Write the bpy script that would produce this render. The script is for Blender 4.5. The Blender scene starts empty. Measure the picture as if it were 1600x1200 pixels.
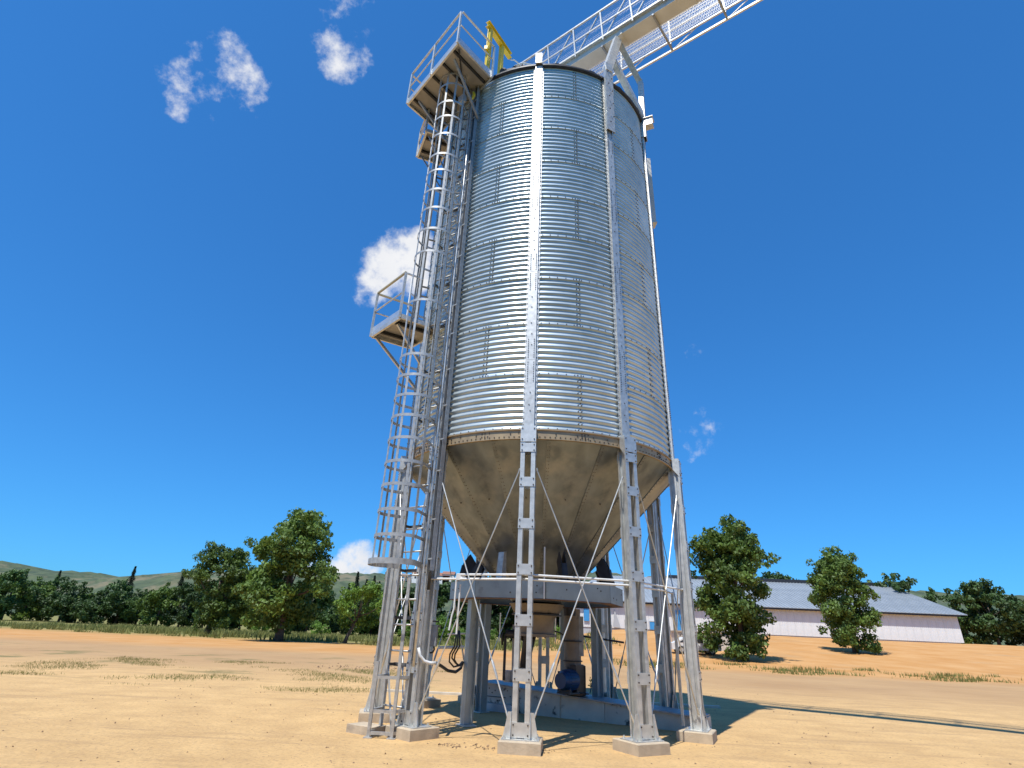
import bpy, math, random
import numpy as np
from mathutils import Vector, Matrix

# ------------------------------------------------------------------ scene, camera, light
sc = bpy.context.scene
col = sc.collection
rnd = random.Random(7)
R_ = math.radians

CAM = np.array([0.0, -11.8536, 1.45])
FW = np.array([-0.05002842, 0.88840996, 0.45631667])
RT = np.array([0.99858765, 0.03631267, 0.03878277])
UP = np.array([-0.01788493, -0.45761243, 0.88897188])
FPX, PX, PY = 880.754, 801.89, 537.03
cd = bpy.data.cameras.new('camera')
cam = bpy.data.objects.new('camera', cd)
col.objects.link(cam)
M = Matrix(((RT[0], UP[0], -FW[0], CAM[0]), (RT[1], UP[1], -FW[1], CAM[1]),
            (RT[2], UP[2], -FW[2], CAM[2]), (0, 0, 0, 1)))
cam.matrix_world = M
cd.sensor_fit = 'HORIZONTAL'
cd.sensor_width = 36.0
cd.lens = FPX / 1600 * 36
cd.shift_x = -(PX - 800) / 1600
cd.shift_y = (PY - 600) / 1600
cd.clip_end = 3000
cd.clip_start = 0.05
sc.camera = cam

SUN_EL, SUN_AZ = R_(65), R_(27)        # shadows fall towards +x*sin(az), +y*cos(az)
sunvec = Vector((-math.sin(SUN_AZ) * math.cos(SUN_EL), -math.cos(SUN_AZ) * math.cos(SUN_EL), math.sin(SUN_EL)))
sl = bpy.data.lights.new('sun', 'SUN')
sl.energy = 5.0
sl.angle = R_(0.5)
sl.color = (1.0, 0.972, 0.92)
so = bpy.data.objects.new('sun', sl)
col.objects.link(so)
so.rotation_euler = (-sunvec).to_track_quat('-Z', 'Y').to_euler()

sc.view_settings.view_transform = 'Standard'
sc.view_settings.look = 'None'
sc.view_settings.exposure = 0.22
sc.view_settings.gamma = 1.0
sc.render.engine = 'CYCLES'


def pray(x, y):
    return FW + (x - PX) / FPX * RT - (y - PY) / FPX * UP


def at_y(x, y, Y):
    d = pray(x, y)
    return CAM + d * (Y - CAM[1]) / d[1]


def at_z(x, y, z=0.0):
    d = pray(x, y)
    return CAM + d * (z - CAM[2]) / d[2]


# ------------------------------------------------------------------ world: sky and clouds
W = bpy.data.worlds.new('World')
sc.world = W
W.use_nodes = True
nt = W.node_tree
nt.nodes.clear()
N = nt.nodes.new
L = nt.links.new
out = N('ShaderNodeOutputWorld')
bg = N('ShaderNodeBackground')
bg.inputs['Strength'].default_value = 0.10
sky = N('ShaderNodeTexSky')
sky.sky_type = 'NISHITA'
sky.sun_disc = False
sky.sun_elevation = SUN_EL
sky.sun_rotation = math.atan2(sunvec.x, sunvec.y)
sky.air_density = 1.0
sky.dust_density = 0.25
sky.ozone_density = 2.2
gam = N('ShaderNodeGamma')
gam.inputs['Gamma'].default_value = 0.75
L(sky.outputs[0], gam.inputs['Color'])
hsv = N('ShaderNodeMix')
hsv.data_type = 'RGBA'
hsv.blend_type = 'MULTIPLY'
hsv.inputs['Factor'].default_value = 1.0
hsv.inputs['B'].default_value = (.33, 1.17, 2.17, 1)
L(gam.outputs[0], hsv.inputs['A'])
tc = N('ShaderNodeTexCoord')
noise = N('ShaderNodeTexNoise')
noise.inputs['Scale'].default_value = 13
noise.inputs['Detail'].default_value = 12
noise.inputs['Roughness'].default_value = 0.62
L(tc.outputs['Generated'], noise.inputs['Vector'])


def math_node(op, a=None, b=None, clamp=False):
    m = N('ShaderNodeMath')
    m.operation = op
    m.use_clamp = clamp
    for i, v in enumerate((a, b)):
        if v is None:
            continue
        if isinstance(v, (int, float)):
            m.inputs[i].default_value = v
        else:
            L(v, m.inputs[i])
    return m.outputs[0]


total = None
for (cx, cy, rad, amp) in [(632, 410, 5.6, .95), (598, 425, 4.6, .75), (572, 462, 2.6, .45), (545, 15, 5.4, .40),
                           (535, 80, 4.6, .36), (562, 882, 4.0, .62), (500, 910, 4.6, .58), (1085, 555, 2.6, .22),
                           (1080, 690, 3.8, .25), (1110, 650, 3.4, .24), (330, 130, 7.0, .38),
                           (-400, 300, 14, .5), (2300, 250, 13, .5), (800, -900, 12, .5)]:
    d = pray(cx, cy)
    d = d / np.linalg.norm(d)
    dot = N('ShaderNodeVectorMath')
    dot.operation = 'DOT_PRODUCT'
    L(tc.outputs['Generated'], dot.inputs[0])
    dot.inputs[1].default_value = tuple(d)
    mr = N('ShaderNodeMapRange')
    mr.interpolation_type = 'SMOOTHSTEP'
    mr.inputs['From Min'].default_value = math.cos(R_(rad))
    mr.inputs['From Max'].default_value = math.cos(R_(rad * .15))
    mr.inputs['To Min'].default_value = -.7
    mr.inputs['To Max'].default_value = amp + .06
    L(dot.outputs['Value'], mr.inputs['Value'])
    total = mr.outputs[0] if total is None else math_node('MAXIMUM', total, mr.outputs[0])
dens = math_node('ADD', total, math_node('MULTIPLY', math_node('SUBTRACT', noise.outputs['Fac'], .5), 2.6))
cmr = N('ShaderNodeMapRange')
cmr.interpolation_type = 'SMOOTHSTEP'
cmr.inputs['From Min'].default_value = 0.34
cmr.inputs['From Max'].default_value = 0.95
L(dens, cmr.inputs['Value'])
noise2 = N('ShaderNodeTexNoise')
noise2.inputs['Scale'].default_value = 9
noise2.inputs['Detail'].default_value = 6
L(tc.outputs['Generated'], noise2.inputs['Vector'])
ccol = N('ShaderNodeValToRGB')
ccol.color_ramp.elements[0].position = 0.3
ccol.color_ramp.elements[0].color = (6.8, 7.0, 7.5, 1)
ccol.color_ramp.elements[1].position = 0.65
ccol.color_ramp.elements[1].color = (8.2, 8.2, 8.3, 1)
L(noise2.outputs['Fac'], ccol.inputs['Fac'])
mix = N('ShaderNodeMix')
mix.data_type = 'RGBA'
L(cmr.outputs[0], mix.inputs['Factor'])
L(hsv.outputs['Result'], mix.inputs['A'])
L(ccol.outputs[0], mix.inputs['B'])
L(mix.outputs['Result'], bg.inputs['Color'])
L(bg.outputs[0], out.inputs['Surface'])


# ------------------------------------------------------------------ materials
def mat(name, c1, c2=None, rough=.5, metal=0.0, scale=6, detail=5, bump=0.0, bscale=40, c3=None, s3=1.2, t3=(.55, .7),
        stretch=None, spec=.5, trans=0.0, vary=0.0):
    m = bpy.data.materials.new(name)
    m.use_nodes = True
    n = m.node_tree.nodes
    l = m.node_tree.links.new
    b = n['Principled BSDF']
    b.inputs['Roughness'].default_value = rough
    b.inputs['Metallic'].default_value = metal
    b.inputs['Specular IOR Level'].default_value = spec
    t = n.new('ShaderNodeTexCoord')
    mp = n.new('ShaderNodeMapping')
    if stretch:
        mp.inputs['Scale'].default_value = stretch
    l(t.outputs['Object'], mp.inputs['Vector'])
    c2 = c2 or tuple(x * .8 for x in c1)
    nz = n.new('ShaderNodeTexNoise')
    nz.inputs['Scale'].default_value = scale
    nz.inputs['Detail'].default_value = detail
    l(mp.outputs[0], nz.inputs['Vector'])
    cr = n.new('ShaderNodeValToRGB')
    cr.color_ramp.elements[0].position = .32
    cr.color_ramp.elements[1].position = .68
    cr.color_ramp.elements[0].color = (*c2, 1)
    cr.color_ramp.elements[1].color = (*c1, 1)
    l(nz.outputs['Fac'], cr.inputs['Fac'])
    last = cr.outputs[0]
    if c3:
        nz3 = n.new('ShaderNodeTexNoise')
        nz3.inputs['Scale'].default_value = s3
        nz3.inputs['Detail'].default_value = 8
        nz3.inputs['Roughness'].default_value = .65
        l(t.outputs['Object'], nz3.inputs['Vector'])
        mr_ = n.new('ShaderNodeMapRange')
        mr_.inputs['From Min'].default_value = t3[0]
        mr_.inputs['From Max'].default_value = t3[1]
        l(nz3.outputs['Fac'], mr_.inputs['Value'])
        mx = n.new('ShaderNodeMix')
        mx.data_type = 'RGBA'
        l(mr_.outputs[0], mx.inputs['Factor'])
        l(last, mx.inputs['A'])
        mx.inputs['B'].default_value = (*c3, 1)
        last = mx.outputs['Result']
    if vary:
        oi = n.new('ShaderNodeObjectInfo')
        hv = n.new('ShaderNodeHueSaturation')
        mr_ = n.new('ShaderNodeMapRange')
        mr_.inputs['To Min'].default_value = 1 - vary
        mr_.inputs['To Max'].default_value = 1 + vary
        l(oi.outputs['Random'], mr_.inputs['Value'])
        l(mr_.outputs[0], hv.inputs['Value'])
        l(last, hv.inputs['Color'])
        last = hv.outputs[0]
    l(last, b.inputs['Base Color'])
    if bump:
        bz = n.new('ShaderNodeTexNoise')
        bz.inputs['Scale'].default_value = bscale
        bz.inputs['Detail'].default_value = 8
        l(mp.outputs[0], bz.inputs['Vector'])
        bp = n.new('ShaderNodeBump')
        bp.inputs['Strength'].default_value = bump
        bp.inputs['Distance'].default_value = .02
        l(bz.outputs['Fac'], bp.inputs['Height'])
        l(bp.outputs[0], b.inputs['Normal'])
    if trans:
        b.inputs['Subsurface Weight'].default_value = 0
        tr = n.new('ShaderNodeBsdfTranslucent')
        l(last, tr.inputs['Color'])
        ms = n.new('ShaderNodeMixShader')
        ms.inputs[0].default_value = trans
        o = n['Material Output']
        l(b.outputs[0], ms.inputs[1])
        l(tr.outputs[0], ms.inputs[2])
        l(ms.outputs[0], o.inputs['Surface'])
    return m


G_WALL = mat('galvanised_wall', (.56, .625, .635), (.45, .515, .53), rough=.33, metal=.50, scale=3, c3=(.33, .41, .44), s3=.9,
             t3=(.5, .75), bump=.10, bscale=4, vary=.09)
G_STEEL = mat('galvanised_steel', (.72, .705, .655), (.52, .51, .475), rough=.50, metal=.75, scale=14, detail=8, bump=.04,
              bscale=60, c3=(.46, .44, .40), s3=3, t3=(.58, .74), vary=.04)
G_LEG = mat('galvanised_leg', (.74, .735, .69), (.55, .55, .52), rough=.50, metal=.80, scale=9, detail=8, bump=.04,
            bscale=50, c3=(.43, .42, .40), s3=4, t3=(.6, .75))
G_CAGE = mat('dull_galvanised', (.56, .55, .515), (.40, .395, .37), rough=.52, metal=.65, scale=14, detail=8, c3=(.30, .27, .23), s3=5, t3=(.6, .72))
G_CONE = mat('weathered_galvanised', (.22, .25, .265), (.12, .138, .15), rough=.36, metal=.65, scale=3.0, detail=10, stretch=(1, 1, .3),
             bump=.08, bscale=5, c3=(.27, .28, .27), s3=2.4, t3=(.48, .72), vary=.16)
G_SKIRT = mat('ground_tinted_skirt', (.50, .37, .21), (.38, .28, .17), rough=.5, metal=.5, scale=7, detail=8, c3=(.35, .25, .16),
              s3=5, t3=(.55, .7))  # tan of the ground's reflection is put into the skirt's colour
ARM = mat('shadow_side_steel', (.17, .165, .155), (.10, .10, .095), rough=.55, metal=.4, scale=12)  # darkness of the shadow side is put into this colour
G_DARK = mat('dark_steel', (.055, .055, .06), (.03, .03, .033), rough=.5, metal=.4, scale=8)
BOLT = mat('rusty_bolt', (.10, .075, .055), (.045, .035, .03), rough=.6, metal=.4, scale=60)
RINGP = mat('ring_paint', (.38, .44, .445), (.30, .35, .36), rough=.42, metal=.3, scale=3, detail=7, c3=(.20, .20, .19),
            s3=2.5, t3=(.58, .72))
RUST = mat('rusty_plate', (.22, .12, .07), (.10, .06, .045), rough=.8, scale=9, detail=8)
BROWN = mat('dusty_hopper', (.30, .25, .19), (.19, .16, .13), rough=.6, metal=.3, scale=4, detail=8, c3=(.12, .10, .08),
            s3=4, t3=(.55, .7))
YEL = mat('yellow_paint', (.82, .58, .02), (.72, .48, .015), rough=.38, scale=5, c3=(.55, .36, .02), s3=6, t3=(.6, .75))
BLUE = mat('blue_paint', (.006, .045, .14), (.005, .03, .09), rough=.4, scale=6)
BLUED = mat('blue_door', (.05, .30, .62), (.04, .25, .54), rough=.6, scale=3)
CASE = mat('grey_casing', (.68, .62, .52), (.52, .47, .40), rough=.6, metal=.1, scale=3, detail=9, c3=(.10, .09, .08),
           s3=3.4, t3=(.58, .64), bump=.05, bscale=20)
CONC = mat('footing_concrete', (.52, .42, .29), (.41, .33, .23), rough=.9, scale=7, detail=9, bump=.3, bscale=60,
           c3=(.26, .21, .16), s3=3, t3=(.56, .72))
SLAB = mat('dusty_slab', (.60, .395, .18), (.49, .32, .155), rough=.92, scale=2.2, detail=12, bump=.5, bscale=22,
           c3=(.46, .34, .21), s3=.8, t3=(.48, .66))
LTRIM = mat('pale_strip', (.62, .56, .46), (.5, .45, .36), rough=.9, scale=5)
WHITE = mat('white_conduit', (.72, .72, .70), (.6, .6, .58), rough=.45, scale=6)
BLACKR = mat('black_hose', (.035, .033, .03), (.02, .02, .02), rough=.5, scale=8)
TRAY = mat('weathered_tray', (.38, .40, .42), (.26, .27, .28), rough=.5, metal=.5, scale=10)
PLATF = mat('platform_underside', (.44, .41, .37), (.30, .28, .25), rough=.55, metal=.35, scale=3, detail=8, bump=.04)
TRIMB = mat('toe_board', (.56, .62, .68), (.46, .52, .58), rough=.4, metal=.55, scale=5)
TROUGH = mat('conveyor_trough', (.66, .65, .61), (.56, .55, .52), rough=.6, metal=.05, scale=2, detail=7)
WOODP = mat('weathered_pole', (.30, .26, .21), (.2, .17, .14), rough=.9, scale=5)
BARK = mat('bark', (.13, .10, .075), (.07, .055, .04), rough=.95, scale=6, bump=.5, bscale=12)
LEAF_D = mat('leaf_dark', (.075, .14, .028), (.038, .075, .017), rough=.6, scale=.5, detail=4, trans=.25, vary=.25)
LEAF_M = mat('leaf_green', (.15, .235, .035), (.07, .125, .022), rough=.6, scale=.6, detail=4, trans=.3, vary=.2)
LEAF_L = mat('leaf_bright', (.20, .32, .04), (.11, .21, .03), rough=.6, scale=.6, detail=4, trans=.3, vary=.15)
PINE = mat('leaf_pine', (.022, .045, .018), (.013, .028, .012), rough=.7, scale=.6, trans=.1, vary=.2)
GRASSM = mat('dry_grass', (.26, .24, .07), (.16, .19, .05), rough=.9, scale=.4, trans=.3)
WWALL = mat('white_cladding', (.74, .745, .73), (.62, .63, .62), rough=.7, scale=.6, detail=6)
WSHED = mat('grey_cladding', (.44, .46, .47), (.38, .40, .41), rough=.6, scale=.8)
WROOF = mat('grey_roof', (.33, .36, .38), (.27, .30, .32), rough=.5, metal=.2, scale=.4, detail=6)
HOUSE = mat('house_wall', (.74, .72, .68), (.62, .60, .56), rough=.8, scale=.5)
HROOF = mat('house_roof', (.30, .14, .09), (.2, .1, .07), rough=.8, scale=.5)
HILLM = mat('hill_cover', (.085, .11, .05), (.03, .05, .024), rough=.95, scale=.09, detail=12, c3=(.16, .14, .08), s3=.02, t3=(.52, .62))
STONE = mat('clod', (.28, .18, .10), (.18, .12, .07), rough=.95, scale=8)


# ground material: dusty tan earth, orange bank, greener field further off
def ground_material():
    m = bpy.data.materials.new('dry_earth')
    m.use_nodes = True
    n = m.node_tree.nodes
    l = m.node_tree.links.new
    b = n['Principled BSDF']
    b.inputs['Roughness'].default_value = .95
    b.inputs['Specular IOR Level'].default_value = .15
    g = n.new('ShaderNodeNewGeometry')

    def nz(scale, detail=9, rough=.6, dist=0.0):
        x = n.new('ShaderNodeTexNoise')
        x.inputs['Scale'].default_value = scale
        x.inputs['Detail'].default_value = detail
        x.inputs['Roughness'].default_value = rough
        x.inputs['Distortion'].default_value = dist
        l(g.outputs['Position'], x.inputs['Vector'])
        return x.outputs['Fac']

    def ramp(f, p0, c0, p1, c1):
        r = n.new('ShaderNodeValToRGB')
        r.color_ramp.elements[0].position = p0
        r.color_ramp.elements[0].color = (*c0, 1)
        r.color_ramp.elements[1].position = p1
        r.color_ramp.elements[1].color = (*c1, 1)
        l(f, r.inputs['Fac'])
        return r.outputs[0]

    def mixc(f, a, c):
        x = n.new('ShaderNodeMix')
        x.data_type = 'RGBA'
        l(f, x.inputs['Factor'])
        l(a, x.inputs['A'])
        if isinstance(c, tuple):
            x.inputs['B'].default_value = (*c, 1)
        else:
            l(c, x.inputs['B'])
        return x.outputs['Result']

    def mr(f, a, c, lo=0, hi=1):
        x = n.new('ShaderNodeMapRange')
        x.inputs['From Min'].default_value = a
        x.inputs['From Max'].default_value = c
        x.inputs['To Min'].default_value = lo
        x.inputs['To Max'].default_value = hi
        l(f, x.inputs['Value'])
        return x.outputs[0]

    def mul(a, c, op='MULTIPLY'):
        x = n.new('ShaderNodeMath')
        x.operation = op
        x.use_clamp = True
        l(a, x.inputs[0])
        if isinstance(c, (int, float)):
            x.inputs[1].default_value = c
        else:
            l(c, x.inputs[1])
        return x.outputs[0]

    tan = ramp(nz(1.3), .3, (.50, .32, .145), .7, (.64, .42, .19))
    fine = mr(nz(18, 8, .7), .50, .68, 0, .6)
    tan = mixc(fine, tan, (.27, .18, .105))
    sep = n.new('ShaderNodeSeparateXYZ')
    l(g.outputs['Position'], sep.inputs[0])
    far_or = ramp(nz(.35), .35, (.46, .23, .075), .7, (.54, .31, .13))
    tyard = ramp(nz(.25), .35, (.38, .235, .115), .7, (.46, .295, .145))
    c = mixc(mr(sep.outputs['Y'], 5, 13), tan, tyard)
    st = n.new('ShaderNodeTexNoise')
    st.inputs['Scale'].default_value = 1.0
    st.inputs['Detail'].default_value = 9
    st.inputs['Roughness'].default_value = .68
    mpp = n.new('ShaderNodeMapping')
    mpp.inputs['Scale'].default_value = (.25, 2.2, 1)
    mpp.inputs['Rotation'].default_value = (0, 0, .12)
    l(g.outputs['Position'], mpp.inputs['Vector'])
    l(mpp.outputs[0], st.inputs['Vector'])
    c = mixc(mr(st.outputs['Fac'], .52, .68, 0, .42), c, (.27, .175, .10))
    c = mixc(mr(sep.outputs['Y'], -8, -12), c, ramp(nz(.6), .3, (.06, .075, .03), .7, (.13, .12, .06)))  # dark grass added behind the camera to darken the wall's reflections
    # orange bank on the right and a band of orange earth on the left
    bank = mul(mr(sep.outputs['Y'], 21, 27), mr(nz(.2), .2, .45))
    c = mixc(bank, c, far_or)
    # green field behind on the left, scruffy grass patches nearer
    gr = ramp(nz(.5), .3, (.115, .12, .03), .7, (.30, .26, .10))
    field = mul(mr(sep.outputs['Y'], 38, 50), mr(sep.outputs['X'], 3, -3))
    c = mixc(field, c, gr)
    pat = mul(mr(nz(.45, 8), .56, .66), mr(sep.outputs['Y'], 2, 8))
    pat = mul(pat, mr(sep.outputs['X'], 0, -3))
    pat = mul(pat, mr(sep.outputs['Y'], 24, 14))
    c = mixc(mul(pat, .75), c, (.16, .15, .06))
    l(c, b.inputs['Base Color'])
    bp = n.new('ShaderNodeBump')
    bp.inputs['Strength'].default_value = .8
    bp.inputs['Distance'].default_value = .05
    l(nz(7, 12, .72), bp.inputs['Height'])
    l(bp.outputs[0], b.inputs['Normal'])
    return m


GROUND = ground_material()


# ------------------------------------------------------------------ mesh helpers
class MB:
    def __init__(self):
        self.v = []
        self.f = []
        self.sm = False

    def quad_prism(self, pts, off):
        """closed polygon pts extruded by off"""
        n = len(pts)
        b = len(self.v)
        off = np.array(off, float)
        self.v += [tuple(np.array(p, float)) for p in pts] + [tuple(np.array(p, float) + off) for p in pts]
        self.f.append(tuple(range(b + n - 1, b - 1, -1)))
        self.f.append(tuple(range(b + n, b + 2 * n)))
        for i in range(n):
            j = (i + 1) % n
            self.f.append((b + i, b + j, b + n + j, b + n + i))
        return self

    def box(self, c, s, ax=None):
        """centre, full sizes, axes (3x3 rows)"""
        c = np.array(c, float)
        ax = np.eye(3) if ax is None else np.array(ax, float)
        h = np.array(s, float) / 2
        b = len(self.v)
        for i in (-1, 1):
            for j in (-1, 1):
                for k in (-1, 1):
                    self.v.append(tuple(c + ax[0] * h[0] * i + ax[1] * h[1] * j + ax[2] * h[2] * k))
        for q in ((0, 1, 3, 2), (4, 6, 7, 5), (0, 4, 5, 1), (2, 3, 7, 6), (0, 2, 6, 4), (1, 5, 7, 3)):
            self.f.append(tuple(b + i for i in q))
        return self

    def bar(self, p, q, w, h, up=(0, 0, 1)):
        """box section bar from p to q; h along up"""
        p = np.array(p, float)
        q = np.array(q, float)
        d = q - p
        ln = np.linalg.norm(d)
        d = d / ln
        up = np.array(up, float)
        s = np.cross(d, up)
        if np.linalg.norm(s) < 1e-4:
            s = np.cross(d, (1, 0, 0))
        s /= np.linalg.norm(s)
        u = np.cross(s, d)
        return self.box((p + q) / 2, (ln, w, h), (d, s, u))

    def tube(self, pts, r, n=8, cap=True):
        pts = [np.array(p, float) for p in pts]
        rs = r if isinstance(r, (list, tuple)) else [r] * len(pts)
        b = len(self.v)
        prev = None
        for i, p in enumerate(pts):
            d = pts[min(i + 1, len(pts) - 1)] - pts[max(i - 1, 0)]
            d = d / np.linalg.norm(d)
            if prev is None:
                a = np.cross(d, (0, 0, 1.0))
                if np.linalg.norm(a) < 1e-3:
                    a = np.array((1.0, 0, 0))
            else:
                a = prev - d * (prev @ d)
            a /= np.linalg.norm(a)
            prev = a
            c = np.cross(d, a)
            for k in range(n):
                t = 2 * math.pi * k / n
                self.v.append(tuple(p + rs[i] * (math.cos(t) * a + math.sin(t) * c)))
        for i in range(len(pts) - 1):
            for k in range(n):
                k2 = (k + 1) % n
                self.f.append((b + i * n + k, b + i * n + k2, b + (i + 1) * n + k2, b + (i + 1) * n + k))
        if cap:
            self.f.append(tuple(b + k for k in range(n - 1, -1, -1)))
            e = b + (len(pts) - 1) * n
            self.f.append(tuple(e + k for k in range(n)))
        return self

    def lathe(self, prof, n=32, c=(0, 0), cap=False):
        b = len(self.v)
        for (r, z) in prof:
            for k in range(n):
                t = 2 * math.pi * k / n
                self.v.append((c[0] + r * math.cos(t), c[1] + r * math.sin(t), z))
        m = len(prof)
        for i in range(m - 1):
            for k in range(n):
                k2 = (k + 1) % n
                self.f.append((b + i * n + k, b + i * n + k2, b + (i + 1) * n + k2, b + (i + 1) * n + k))
        if cap:
            self.f.append(tuple(b + k for k in range(n - 1, -1, -1)))
            self.f.append(tuple(b + (m - 1) * n + k for k in range(n)))
        return self

    def mesh(self, name, m, smooth=False, off=(0, 0, 0)):
        me = bpy.data.meshes.new(name)
        v = np.array(self.v, float) - np.array(off, float)
        me.from_pydata([tuple(x) for x in v], [], self.f)
        if m:
            me.materials.append(m)
        if smooth:
            me.polygons.foreach_set('use_smooth', [True] * len(me.polygons))
            if smooth == 'angle':
                try:
                    me.set_sharp_from_angle(angle=R_(35))
                except Exception:
                    pass
        me.update()
        return me


def setp(o, label=None, cat=None, group=None, kind=None):
    if label:
        o['label'] = label
    if cat:
        o['category'] = cat
    if group:
        o['group'] = group
    if kind:
        o['kind'] = kind
    return o


def thing(name, label, cat, loc=(0, 0, 0), group=None, rz=0):
    o = bpy.data.objects.new(name, None)
    o.empty_display_size = .2
    col.objects.link(o)
    o.location = loc
    o.rotation_euler = (0, 0, rz)
    return setp(o, label, cat, group)


def wloc(o):
    v = np.zeros(3)
    while o is not None:
        v += np.array(o.location)
        o = o.parent
    return v


def part(name, mb, m, parent=None, label=None, kind=None, smooth=False, world=True):
    """child whose mesh was written in world coordinates (parents unrotated) """
    off = wloc(parent) if (parent is not None and world) else (0, 0, 0)
    me = mb.mesh(name, m, smooth, off)
    o = bpy.data.objects.new(name, me)
    col.objects.link(o)
    if parent is not None:
        o.parent = parent
    return setp(o, label, None, None, kind)


def inst(name, me, parent, rz=0, loc=(0, 0, 0), kind=None, label=None):
    o = bpy.data.objects.new(name, me)
    col.objects.link(o)
    if parent is not None:
        o.parent = parent
    o.rotation_euler = (0, 0, rz)
    o.location = loc
    return setp(o, label, None, None, kind)


def bolt(mb, c, nrm, r=.011, h=.010, n=6):
    c = np.array(c, float)
    nrm = np.array(nrm, float)
    nrm /= np.linalg.norm(nrm)
    mb.tube([c - nrm * .002, c + nrm * h], r, n)


# ------------------------------------------------------------------ key dimensions
R = 2.802               # outer face of the wall stiffeners
RW = 2.742              # mean radius of the corrugated wall
ZB, HR = 4.526, 1.01564
ZT = ZB + 9 * HR
PH = R_(-3.7088)
DL = 2 * math.pi / 10
RL = R * 1.03
FH = .20


AZ_FIX = {3: 9.0, 4: 6.5, -4: -4.0, -3: -12.0}      # the back legs stand a little off the even spacing


def az_of(k):
    if k == 6:
        k = -4
    return PH + k * DL + R_(AZ_FIX.get(k, 0))


def pol(az, r, z=0.0):
    return np.array([r * math.sin(az), -r * math.cos(az), z])


# ------------------------------------------------------------------ ground
ZG = .055


def gz(x, y):
    # bank that rises towards the warehouse on the right, flat elsewhere
    t = min(max((y - 26) / 50.0, 0), 1)
    t = t * t * (3 - 2 * t)
    sx = min(max((x + 4) / 16.0, 0), 1)
    sx = sx * sx * (3 - 2 * sx)
    z = 2.45 * t * sx
    r = math.hypot(x, y)
    if r > 5:
        z += .03 * math.sin(x * .9 + y * .3) * math.sin(y * .7) * min((r - 5) / 6, 1)
    return z + ZG


def make_ground():
    def axis(lo, hi):
        a = [0.0]
        s = .5
        while a[-1] < hi:
            a.append(a[-1] + s)
            if a[-1] > 8:
                s = min(s * 1.12, 60)
        b = [0.0]
        s = .5
        while b[-1] > lo:
            b.append(b[-1] - s)
            if b[-1] < -8:
                s = min(s * 1.12, 60)
        return sorted(set(a + b))
    xs = axis(-1500, 1500)
    ys = axis(-200, 2200)
    v = [(x, y, gz(x, y)) for y in ys for x in xs]
    nx = len(xs)
    f = [(j * nx + i, j * nx + i + 1, (j + 1) * nx + i + 1, (j + 1) * nx + i) for j in range(len(ys) - 1) for i in range(nx - 1)]
    mb = MB()
    mb.v, mb.f = v, f
    return part('ground', mb, GROUND, None, kind='structure', smooth=True)


make_ground()
mb = MB()
pts = []
prs = random.Random(3)
for (x0, y0, x1, y1) in ((-5.6, -6.0, 5.2, -6.0), (5.2, -6.0, 4.3, 4.05), (4.3, 4.05, -3.95, 4.05), (-3.95, 4.05, -5.6, -6.0)):
    for i in range(24):
        t = i / 24
        w_ = 0 if y0 == y1 == 4.05 else .22
        pts.append((x0 + (x1 - x0) * t + prs.uniform(-w_, w_) * (y0 != y1), y0 + (y1 - y0) * t + prs.uniform(-w_, w_) * (y0 == y1), ZG + .001))
mb.quad_prism(pts, (0, 0, .005))
part('concrete_pad', mb, GROUND, None, kind='structure')
mb = MB()
mb.box((.175, 4.14, ZG + .02), (8.4, .14, .06))
part('kerb', mb, LTRIM, None, kind='structure')

# ------------------------------------------------------------------ the silo
silo = thing('grain_silo', 'tall corrugated galvanised grain silo with cone bottom standing on ten laced steel legs', 'silo')


def wall_sheet_mesh():
    mb = MB()
    per, sub = 9, 10
    n = per * sub
    na = 22
    span = 2 * DL
    T = HR / per
    prof = []
    for i in range(n + 1):
        z = HR * i / n
        r = RW + .0128 * math.cos(2 * math.pi * z / T)
        if z < T * .22 or z > HR - T * .18:
            r = RW + .0128
        prof.append((r, z))
    # lapped lower lip
    prof[0] = (RW + .019, -.015)
    prof[1] = (RW + .019, T * .08)
    for (r, z) in prof:
        for a in range(na + 1):
            p = pol(-span / 2 + span * a / na, r, z)
            mb.v.append(tuple(p))
    m = na + 1
    for i in range(len(prof) - 1):
        for a in range(na):
            mb.f.append((i * m + a, i * m + a + 1, (i + 1) * m + a + 1, (i + 1) * m + a))
    return mb.mesh('wall_sheet', G_WALL, True)


def sheet_bolt_mesh():
    mb = MB()
    T = HR / 9
    span = 2 * DL
    for j in range(22):
        a = -span / 2 + span * (j + .5) / 22
        jit = rnd.uniform(-.003, .003)
        bolt(mb, pol(a + jit, RW + .019, .006), pol(a, 1), .010, .010, 5)
    for i in range(10):
        z = T * i
        for da in (-.011, .011):
            bolt(mb, pol(-span / 2 + da, RW + .017, z + .01 + rnd.uniform(-.004, .004)), pol(-span / 2, 1), .012, .012, 5)
    for i in range(9):
        z = T * (i + .5)
        bolt(mb, pol(-span / 2 + .008, RW - .014, z), pol(-span / 2, 1), .011, .012, 5)
    return mb.mesh('sheet_bolts', BOLT)


wsm, wbm = wall_sheet_mesh(), sheet_bolt_mesh()
seam_strip = MB()
for i in range(91):
    z = HR * i / 90
    r = RW + .0195 + (.0128 * math.cos(2 * math.pi * z * 9 / HR) if 2 < i < 88 else .0128) - .0128 + .001
    for a in (-.016, .016):
        seam_strip.v.append(tuple(pol(-DL + a, r + .0128 * 0, z)))
for i in range(90):
    seam_strip.f.append((2 * i, 2 * i + 1, 2 * i + 3, 2 * i + 2))
for ring in range(9):
    for s in range(5):
        # seams stand mid-way between two legs and step by one bay from ring to ring
        az = PH + DL * .5 + DL + (2 * s + (ring % 2)) * DL
        w = inst('wall_sheet', wsm, silo, az, (0, 0, ZB + ring * HR))
        inst('bolts', wbm, w, 0, (0, 0, 0), kind='stuff')

# stiffeners in bolted lengths
splices = [ZB + .0, 5.79, 7.68, 9.72, 11.67, ZT + .06]


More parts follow.
